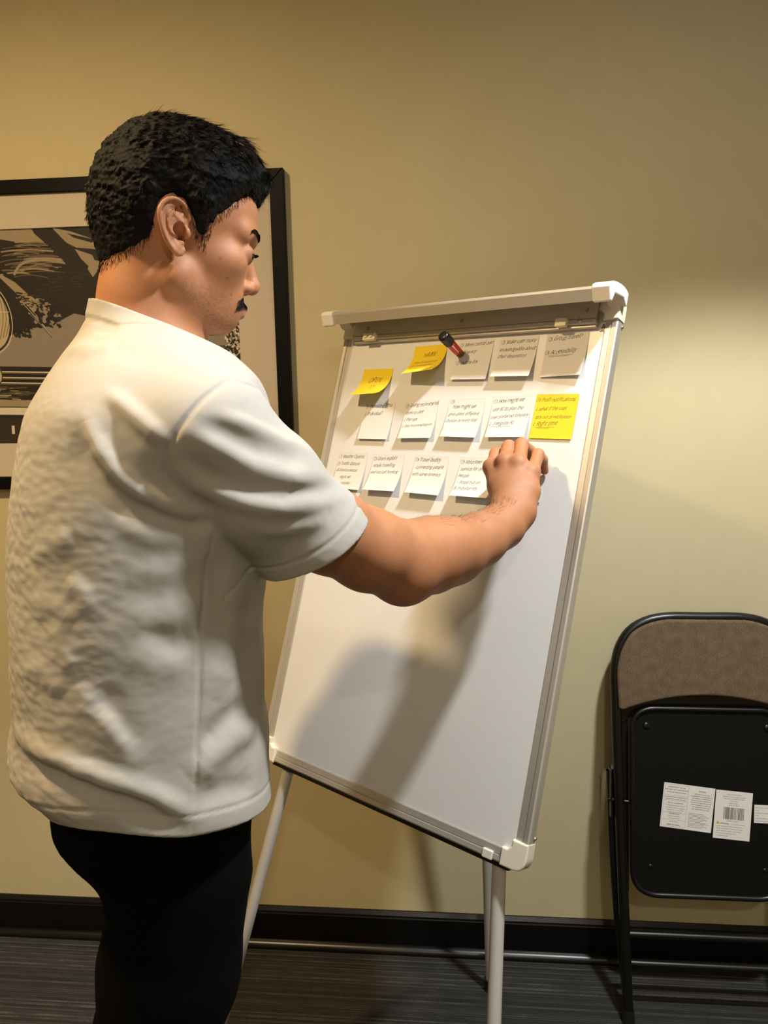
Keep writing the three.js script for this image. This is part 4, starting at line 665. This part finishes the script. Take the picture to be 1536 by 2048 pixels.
{
  for (const [L, w] of FOLDS) { const b = [1e9, -1e9, 1e9, -1e9, 1e9, -1e9]; for (const p of L) for (let k = 0; k < 3; k++) { b[2 * k] = Math.min(b[2 * k], p[k] - 3.5 * w); b[2 * k + 1] = Math.max(b[2 * k + 1], p[k] + 3.5 * w); } foldBox.push(b); }
  const man = thing('person', 'person in a loose white t-shirt and black trousers pressing a note on the flip chart', 'person');
  man.position.set(-0.3803, 0, 0.8817); man.rotation.y = rad(25.008);
  const hd = (x, y, z) => headD(x - HX, y - HY, z - HZ);
  const shell = (x, y, z) => smin(hd(x, y, z), bodyCore(x, y, z), 0.02);
  const limb = (x, y, z) => smin(armD(x, y, z), handD(x, y, z), 0.012);
  const all = (x, y, z) => { let d = bodyCore(x, y, z); d = smin(d, hd(x, y, z), 0.02); d = smin(d, armD(x, y, z), 0.02); return smin(d, leftD(x, y, z), 0.02); };
  // skin in four grids: head, reaching arm, hand, and everything under the clothes
  const gHead = meshSDF(shell, [HX - 0.10, HY - 0.135, HZ - 0.11], [HX + 0.13, HY + 0.145, HZ + 0.11], 0.0017, 2.2, 0.6);
  const gArm = meshSDF(limb, [0.12, 1.10, -0.06], [0.545, 1.40, 0.20], 0.004, 1.8, 0.6);
  const gHand = meshSDF(limb, [0.49, 1.19, -0.185], [0.66, 1.365, 0.03], 0.0018, 1.8, 0.6);
  const gCore = meshSDF((x, y, z) => Math.max(all(x, y, z), y - 1.49, (x - 0.2)), [-0.18, 0.0, -0.32], [0.26, 1.52, 0.24], 0.011, 2, 0.6);
  const gLeft = meshSDF(leftD, [-0.05, 0.69, -0.30], [0.23, 1.12, -0.14], 0.0045, 1.8, 0.6);
  const skin = joinIndexed([gHead, gArm, gHand, gCore, gLeft]);
  const base = [0.43, 0.182, 0.080];
  setColor(skin, (x, y, z) => {
    let [r, g, b] = base; const f = x - HX, u = y - HY, s = z - HZ, sa = Math.abs(s);
    const n = noise(x * 60, y * 60, z * 60) * 0.05 + noise(x * 220, y * 220, z * 220) * 0.06; let k = 1 + n;
    if (u > -0.14 && x < 0.3) {
      // stubble on jaw, chin and upper lip, grainy
      let st = sstep(-0.038, -0.080, u + 0.25 * (f - 0.05)) * sstep(-0.02, 0.02, f) * (u > -0.125 ? 1 : 0) * sstep(0.06, 0.1, f + 0.9 * (u + 0.14) + 0.02);
      st *= clamp(0.45 + 0.9 * noise(x * 480, y * 480, z * 480), 0, 1); r *= 1 - 0.42 * st; g *= 1 - 0.38 * st; b *= 1 - 0.3 * st;
      const lip = Math.exp(-(((u + 0.0808) / 0.0055) ** 2)) * sstep(0.066, 0.074, f) * sstep(0.024, 0.016, sa); r = lerp(r, 0.40, lip * 0.7); g = lerp(g, 0.15, lip * 0.7); b = lerp(b, 0.11, lip * 0.7);
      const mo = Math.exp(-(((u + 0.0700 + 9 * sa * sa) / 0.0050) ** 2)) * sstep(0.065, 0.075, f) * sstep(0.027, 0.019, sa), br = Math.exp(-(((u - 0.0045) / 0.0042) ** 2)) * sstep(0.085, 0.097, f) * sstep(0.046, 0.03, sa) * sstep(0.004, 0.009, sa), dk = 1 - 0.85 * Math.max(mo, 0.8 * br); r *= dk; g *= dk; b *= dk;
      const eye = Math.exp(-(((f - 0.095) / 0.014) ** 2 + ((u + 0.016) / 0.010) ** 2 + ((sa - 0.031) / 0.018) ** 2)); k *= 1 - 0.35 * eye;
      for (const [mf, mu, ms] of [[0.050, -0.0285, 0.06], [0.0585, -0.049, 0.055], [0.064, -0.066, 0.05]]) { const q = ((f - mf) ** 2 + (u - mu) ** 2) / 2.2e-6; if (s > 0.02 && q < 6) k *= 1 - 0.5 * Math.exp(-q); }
    }
    if (x > 0.25) { const kn = FING; let q = 0; for (const c of ['i', 'm', 'r', 'p']) for (const m of [0, 1]) { const p = kn[c][m]; q += Math.exp(-((x - p[0]) ** 2 + (y - p[1]) ** 2 + (z - p[2]) ** 2) / 1.6e-4); } k *= 1 - 0.05 * Math.min(1, q); }
    return [r * k, g * k, b * k];
  });
  setUV(skin, (x, y, z) => [(x + z * 0.7) * 9, (y + z * 0.3) * 9]);
  const pore = texture(512, 512, (u, v, i, j) => { const q = 128 + 60 * tnoise(u, v, 80, 3) + 60 * noise(i * 0.5, j * 0.5, 2); return [q, q, q]; }, false);
  part('body', skin, P({ color: 0xffffff, vertexColors: true, roughness: 0.6, bumpMap: pore, bumpScale: 0.00018 }), man);
  // shirt
  const sg = meshSDF(shirtD, [-0.20, 0.83, -0.32], [0.30, 1.57, 0.25], 0.0029, 2.6, 0.45);
  setUV(sg, (x, y, z) => [Math.atan2(z + 0.02, x) * 0.17, y]);
  const weave = texture(256, 256, (u, v, i, j) => { const q = 128 + 50 * Math.sin(i * 1.57) * Math.cos(j * 0.8) + 60 * noise(i * 0.7, j * 0.35, 5); return [q, q, q]; }, false); weave.repeat.set(14, 14);
  part('t_shirt', sg, P({ color: 0xb0aba2, roughness: 0.92, bumpMap: weave, bumpScale: 0.00012 }), man, 'white cotton t-shirt with loose sleeves');
  const tg = meshSDF(trouserD, [-0.18, 0.0, -0.24], [0.19, 1.05, 0.20], 0.008, 2, 0.5);
  part('trousers', tg, P({ color: 0x060606, roughness: 1, specularIntensity: 0.15 }), man, 'black trousers');
  for (const [ax, az] of [[-0.03, 0.078], [-0.03, -0.115]]) part('shoe', meshSDF((x, y, z) => shoeD(x, y, z, ax, az), [ax - 0.11, -0.004, az - 0.07], [ax + 0.21, 0.13, az + 0.07], 0.006), M({ color: 0x161514, roughness: 0.5 }), man, 'black shoe');
  // eyes
  for (const s of [-1, 1]) {
    const e = part('eye', new THREE.SphereGeometry(0.0122, 28, 20).translate(HX + 0.0825, HY - 0.0182, HZ + s * 0.0312), P({ color: 0xb9ada0, roughness: 0.15, clearcoat: 1 }), man);
    const d = V(0.86, -0.50, 0.02).normalize(); const ir = new THREE.SphereGeometry(0.0072, 24, 12, 0, 6.3, 0, 1.4); ir.scale(1, 0.3, 1); ir.applyQuaternion(new THREE.Quaternion().setFromUnitVectors(V(0, 1, 0), d)); ir.translate(HX + 0.0825 + d.x * 0.0108, HY - 0.0182 + d.y * 0.0108, HZ + s * 0.0312); part('iris', ir, P({ color: 0x140b06, roughness: 0.1, clearcoat: 1 }), e);
  }
  // hair: hairline height over the head, thickness growing away from it, then strands along the growth
  const HL = [[-0.13, -0.044], [-0.075, -0.040], [-0.045, -0.026], [-0.026, -0.014], [-0.0195, 0.010], [-0.014, 0.026], [0.000, 0.0335], [0.0125, 0.026], [0.0205, 0.006], [0.0255, -0.018], [0.034, -0.021], [0.0395, -0.004], [0.049, 0.013], [0.064, 0.024], [0.080, 0.036], [0.092, 0.049], [0.13, 0.052]];
  const hairline = f => { let i = 0; while (i < HL.length - 2 && f > HL[i + 1][0]) i++; const a = HL[i], b = HL[i + 1]; return lerp(a[1], b[1], clamp((f - a[0]) / (b[0] - a[0]), 0, 1)); };
  function hairD(x, y, z) {
    const f = x - HX, u = y - HY, s = z - HZ, sa = Math.abs(s);
    let d = ell(f, u, s, 0.010, 0.035, 0, 0.087, 0.092, 0.073); d = smin(d, ell(f, u, s, 0.057, 0.028, 0, 0.0485, 0.052, 0.058), 0.02); d = smin(d, ell(f, u, s, 0.042, -0.035, 0, 0.045, 0.058, 0.057), 0.02); d = smin(d, cap(f, u, s, -0.026, -0.010, 0, 0.052, -0.036, -0.150, 0.008, 0.0545), 0.022);
    const above = u - hairline(f), top = sstep(0.0, 0.075, above);
    let th = 0.0015 + 0.0045 * sstep(0, 0.02, above) + 0.0085 * top + 0.010 * sstep(0.03, 0.10, f) * sstep(0.03, 0.06, u) - 0.003 * sstep(-0.03, -0.08, f) * sstep(0.06, 0.0, u);
    th += (0.0030 * noise(f * 60 + u * 30, u * 75, s * 75) + 0.0026 * noise(f * 130, u * 190, s * 160) + 0.0012 * noise(f * 300, u * 380, s * 330)) * (0.35 + 0.65 * top) - 0.0015;
    d -= th;
    // quiff hanging over the forehead
    const q = tubeD(f, u, sa, [[0.085, 0.098, 0.012, 0.018], [0.106, 0.078, 0.018, 0.0125], [0.112, 0.062, 0.020, 0.0075]]) - 0.004 * noise(f * 70, u * 70, s * 70); d = smin(d, q, 0.014);
    const hang = 0.012 * sstep(0.095, 0.115, f);
    const edge = 0.004 + 0.014 * sstep(0.018, 0.024, f) * sstep(0.046, 0.036, f) + 0.004 * sstep(-0.02, -0.05, f); return smax(d, hairline(f) + edge * (1 - sstep(0.085, 0.1, f)) - hang - u + 0.004 * noise(f * 160, 1.5, s * 90), 0.003);
  }
  const hg = meshSDF(hairD, [HX - 0.115, HY - 0.06, HZ - 0.105], [HX + 0.14, HY + 0.16, HZ + 0.105], 0.0020, 2.2, 0.5);
  const hairMat = P({ color: 0x16110d, roughness: 0.3, specularIntensity: 1 }), capMat = P({ color: 0x0a0807, roughness: 0.75, specularIntensity: 0.35 });
  const r = rng(77), hp = hg.attributes.position, hn = hg.attributes.normal, list = [];
  for (let k = 0; k < 46000; k++) {
    const i = Math.floor(r() * hp.count), p = V(hp.getX(i), hp.getY(i), hp.getZ(i)), n = V(hn.getX(i), hn.getY(i), hn.getZ(i)); const f = p.x - HX, u = p.y - HY, s = p.z - HZ;
    const above = u - hairline(f); if (n.y < -0.6 || (Math.abs(f) < 0.03 && Math.abs(u) < 0.045 && earD(f, u, Math.abs(s)) < 0.004)) continue;
    const top = sstep(0.03, 0.10, u), back = sstep(0.02, -0.06, f) * (1 - top);
    const w = noise(p.x * 45, p.y * 45, p.z * 45), w2 = noise(p.x * 45 + 9, p.y * 45, p.z * 45 + 4);
    const flow = V(0.9 * top + 0.35 * (1 - top) * (1 - back) + 0.05 * back + 0.9 * w, -0.25 * top - 0.85 * (1 - top) + 0.8 * w2, (s > 0 ? 1 : -1) * 0.15 * top + 0.5 * w2); flow.addScaledVector(n, -flow.dot(n)); if (flow.length() < 0.05) continue; flow.normalize();
    const L = lerp(0.005, 0.013, sstep(0.0, 0.06, above)) * (0.7 + 0.6 * r()) * (f > 0.08 ? 1.3 : 1) * lerp(1, 0.5, sstep(0.0, -0.06, f)); const lift = lerp(1, 0.35, sstep(0.0, -0.06, f)) * 0.05 + lerp(1, 0.35, sstep(0.0, -0.06, f)) * 0.15 * r() * (0.4 + 0.6 * sstep(0, 0.05, above));
    const d = flow.clone().addScaledVector(n, lift).normalize(), bend = flow.clone().multiplyScalar(0.15).addScaledVector(n, -0.42 + 0.25 * (r() - 0.4)).add(V((r() - 0.5) * 0.5, (r() - 0.5) * 0.4, (r() - 0.5) * 0.5));
    if (f > 0.085 && u > 0.035) { bend.add(V((r() - 0.6) * 0.9, (r() - 0.7) * 1.1, (r() - 0.5) * 1.2)); }
    list.push([p.addScaledVector(n, -0.0015), d, L, bend, 0.00014 + 0.00018 * r()]);
  }
  // thinning strands over the skin at temples, sideburns and nape
  const sp = gHead.attributes.position, sn = gHead.attributes.normal; let kept = 0;
  for (let k = 0; k < 400000 && kept < 7000; k++) {
    const i = Math.floor(r() * sp.count), p = V(sp.getX(i), sp.getY(i), sp.getZ(i)), n = V(sn.getX(i), sn.getY(i), sn.getZ(i)), f = p.x - HX, u = p.y - HY, s = p.z - HZ; const ab = u - hairline(f);
    if (ab < -0.004 || ab > 0.026 || f > 0.098 || u < -0.06) continue; if (Math.abs(s) > 0.0705 && f < 0.021 && f > -0.022) continue; if (earD(f, u, Math.abs(s)) < 0.0015 || (f > -0.02 && f < 0.02 && u < 0.028)) continue; if (r() > sstep(-0.004, 0.012, ab)) continue;
    const flow = V(f > 0.015 ? (f > 0.05 ? 0.1 : -0.15) : -0.25, -1, 0).add(V((r() - 0.5) * 0.7, (r() - 0.5) * 0.4, 0)); flow.addScaledVector(n, -flow.dot(n)).normalize(); kept++;
    list.push([p.addScaledVector(n, -0.0003), flow.clone().addScaledVector(n, 0.12 + 0.2 * r()).normalize(), 0.003 + 0.0045 * r(), n.clone().multiplyScalar(-0.1), 0.00011 + 0.0001 * r()]);
  }
  const hb = part('hair', hg, capMat, man, 'short wavy black hair'); part('hair_strands', strands(list, 0.0004, 3), hairMat, hb);
  // eyebrows and moustache
  const onSkin = (x, y, z) => { let p = V(x, y, z); for (let k = 0; k < 12; k++) { const h = 0.0006, d = hd(p.x, p.y, p.z), g = V(hd(p.x + h, p.y, p.z) - hd(p.x - h, p.y, p.z), hd(p.x, p.y + h, p.z) - hd(p.x, p.y - h, p.z), hd(p.x, p.y, p.z + h) - hd(p.x, p.y, p.z - h)).normalize(); p.addScaledVector(g, -d); p.n = g; } return p; };
  const dark = M({ color: 0x0c0908, roughness: 0.6 });
  for (const sd of [-1, 1]) {
    const l = []; for (let k = 0; k < 700; k++) { const t = Math.pow(r(), 1.25), s = 0.006 + 0.040 * t, u = 0.002 + 0.0075 * Math.sin(t * 2.2) - 0.002 * t + (r() - 0.5) * lerp(0.0085, 0.003, t); const p = onSkin(HX + 0.112 - 0.4 * s, HY + u, HZ + sd * s); const n = p.n, fl = V(-0.4, 0.35 - 0.6 * t, sd * 0.9); fl.addScaledVector(n, -fl.dot(n)).normalize(); l.push([p.clone().addScaledVector(n, -0.0003), fl.clone().addScaledVector(n, 0.30).normalize(), 0.006 + 0.003 * r(), n.clone().multiplyScalar(-0.2), 0.00036]); }
    part('eyebrow', strands(l, 0.0002, 3), dark, man, 'thick black eyebrow');
  }
  { const l = []; for (let k = 0, c = 0; k < 900000 && c < 2600; k++) { const i = Math.floor(r() * sp.count), p = V(sp.getX(i), sp.getY(i), sp.getZ(i)), n = V(sn.getX(i), sn.getY(i), sn.getZ(i)), f = p.x - HX, u = p.y - HY, s = p.z - HZ, sa = Math.abs(s); const lo = -0.0765 - 8 * sa * sa, hi = -0.0630 - 9 * sa * sa; if (f < 0.062 || sa > 0.028 || u < lo || u > hi || n.y < -0.45) continue; c++; const sd = s > 0 ? 1 : -1; const fl = V(0.1, -0.85, sd * (0.25 + 22 * sa)); fl.addScaledVector(n, -fl.dot(n)).normalize(); l.push([p.clone().addScaledVector(n, -0.0003), fl.clone().addScaledVector(n, 0.34).normalize(), 0.0042 + 0.0025 * r(), n.clone().multiplyScalar(-0.25), 0.00020]); } part('moustache', strands(l, 0.0002, 3), dark, man, 'short black moustache'); }
  // upper lashes
  for (const sd of [-1, 1]) { const l = []; for (let k = 0; k < 90; k++) { const t = k / 89, q = V(lerp(0.0985, 0.0925, t), -0.0200 + 0.0012 * Math.sin(t * 3.1), sd * lerp(0.022, 0.043, t)); const p = onSkin(HX + q.x, HY + q.y + 0.0005, HZ + q.z); l.push([p.clone(), V(0.75, -0.55, sd * (t - 0.4) * 0.9).normalize(), 0.0065, V(0, 0.35, 0), 0.00028]); } part('eyelashes', strands(l, 0.0002, 3), dark, man); }
  // fine dark hairs along the forearm
  { const l = []; for (let k = 0; k < 420; k++) { const t = 0.15 + 0.8 * r(), i = t * (FORE_R.length - 1), a = FORE_R[Math.floor(i)], b = FORE_R[Math.min(FORE_R.length - 1, Math.floor(i) + 1)], q = i - Math.floor(i); const ax = V(b[0] - a[0], b[1] - a[1], b[2] - a[2]).normalize(); const ang = -0.6 + 2.2 * r(); const e1 = V(0, 1, 0).addScaledVector(ax, -ax.y).normalize(), e2 = V().crossVectors(ax, e1); const n = e1.clone().multiplyScalar(Math.cos(ang)).addScaledVector(e2, -Math.sin(ang)); let p = V(lerp(a[0], b[0], q), lerp(a[1], b[1], q), lerp(a[2], b[2], q)).addScaledVector(n, lerp(a[3], b[3], q)); for (let m = 0; m < 6; m++) p.addScaledVector(n, -limb(p.x, p.y, p.z)); const d = ax.clone().multiplyScalar(0.8).addScaledVector(n, 0.25 + 0.3 * r()).add(V(0, -0.2 * r(), 0.3 * (r() - 0.5))).normalize(); l.push([p, d, 0.007 + 0.006 * r(), n.clone().multiplyScalar(-0.15), 0.00009]); } part('arm_hair', strands(l, 0.00012, 3), dark, man); }
}
renderer.render(scene, camera);
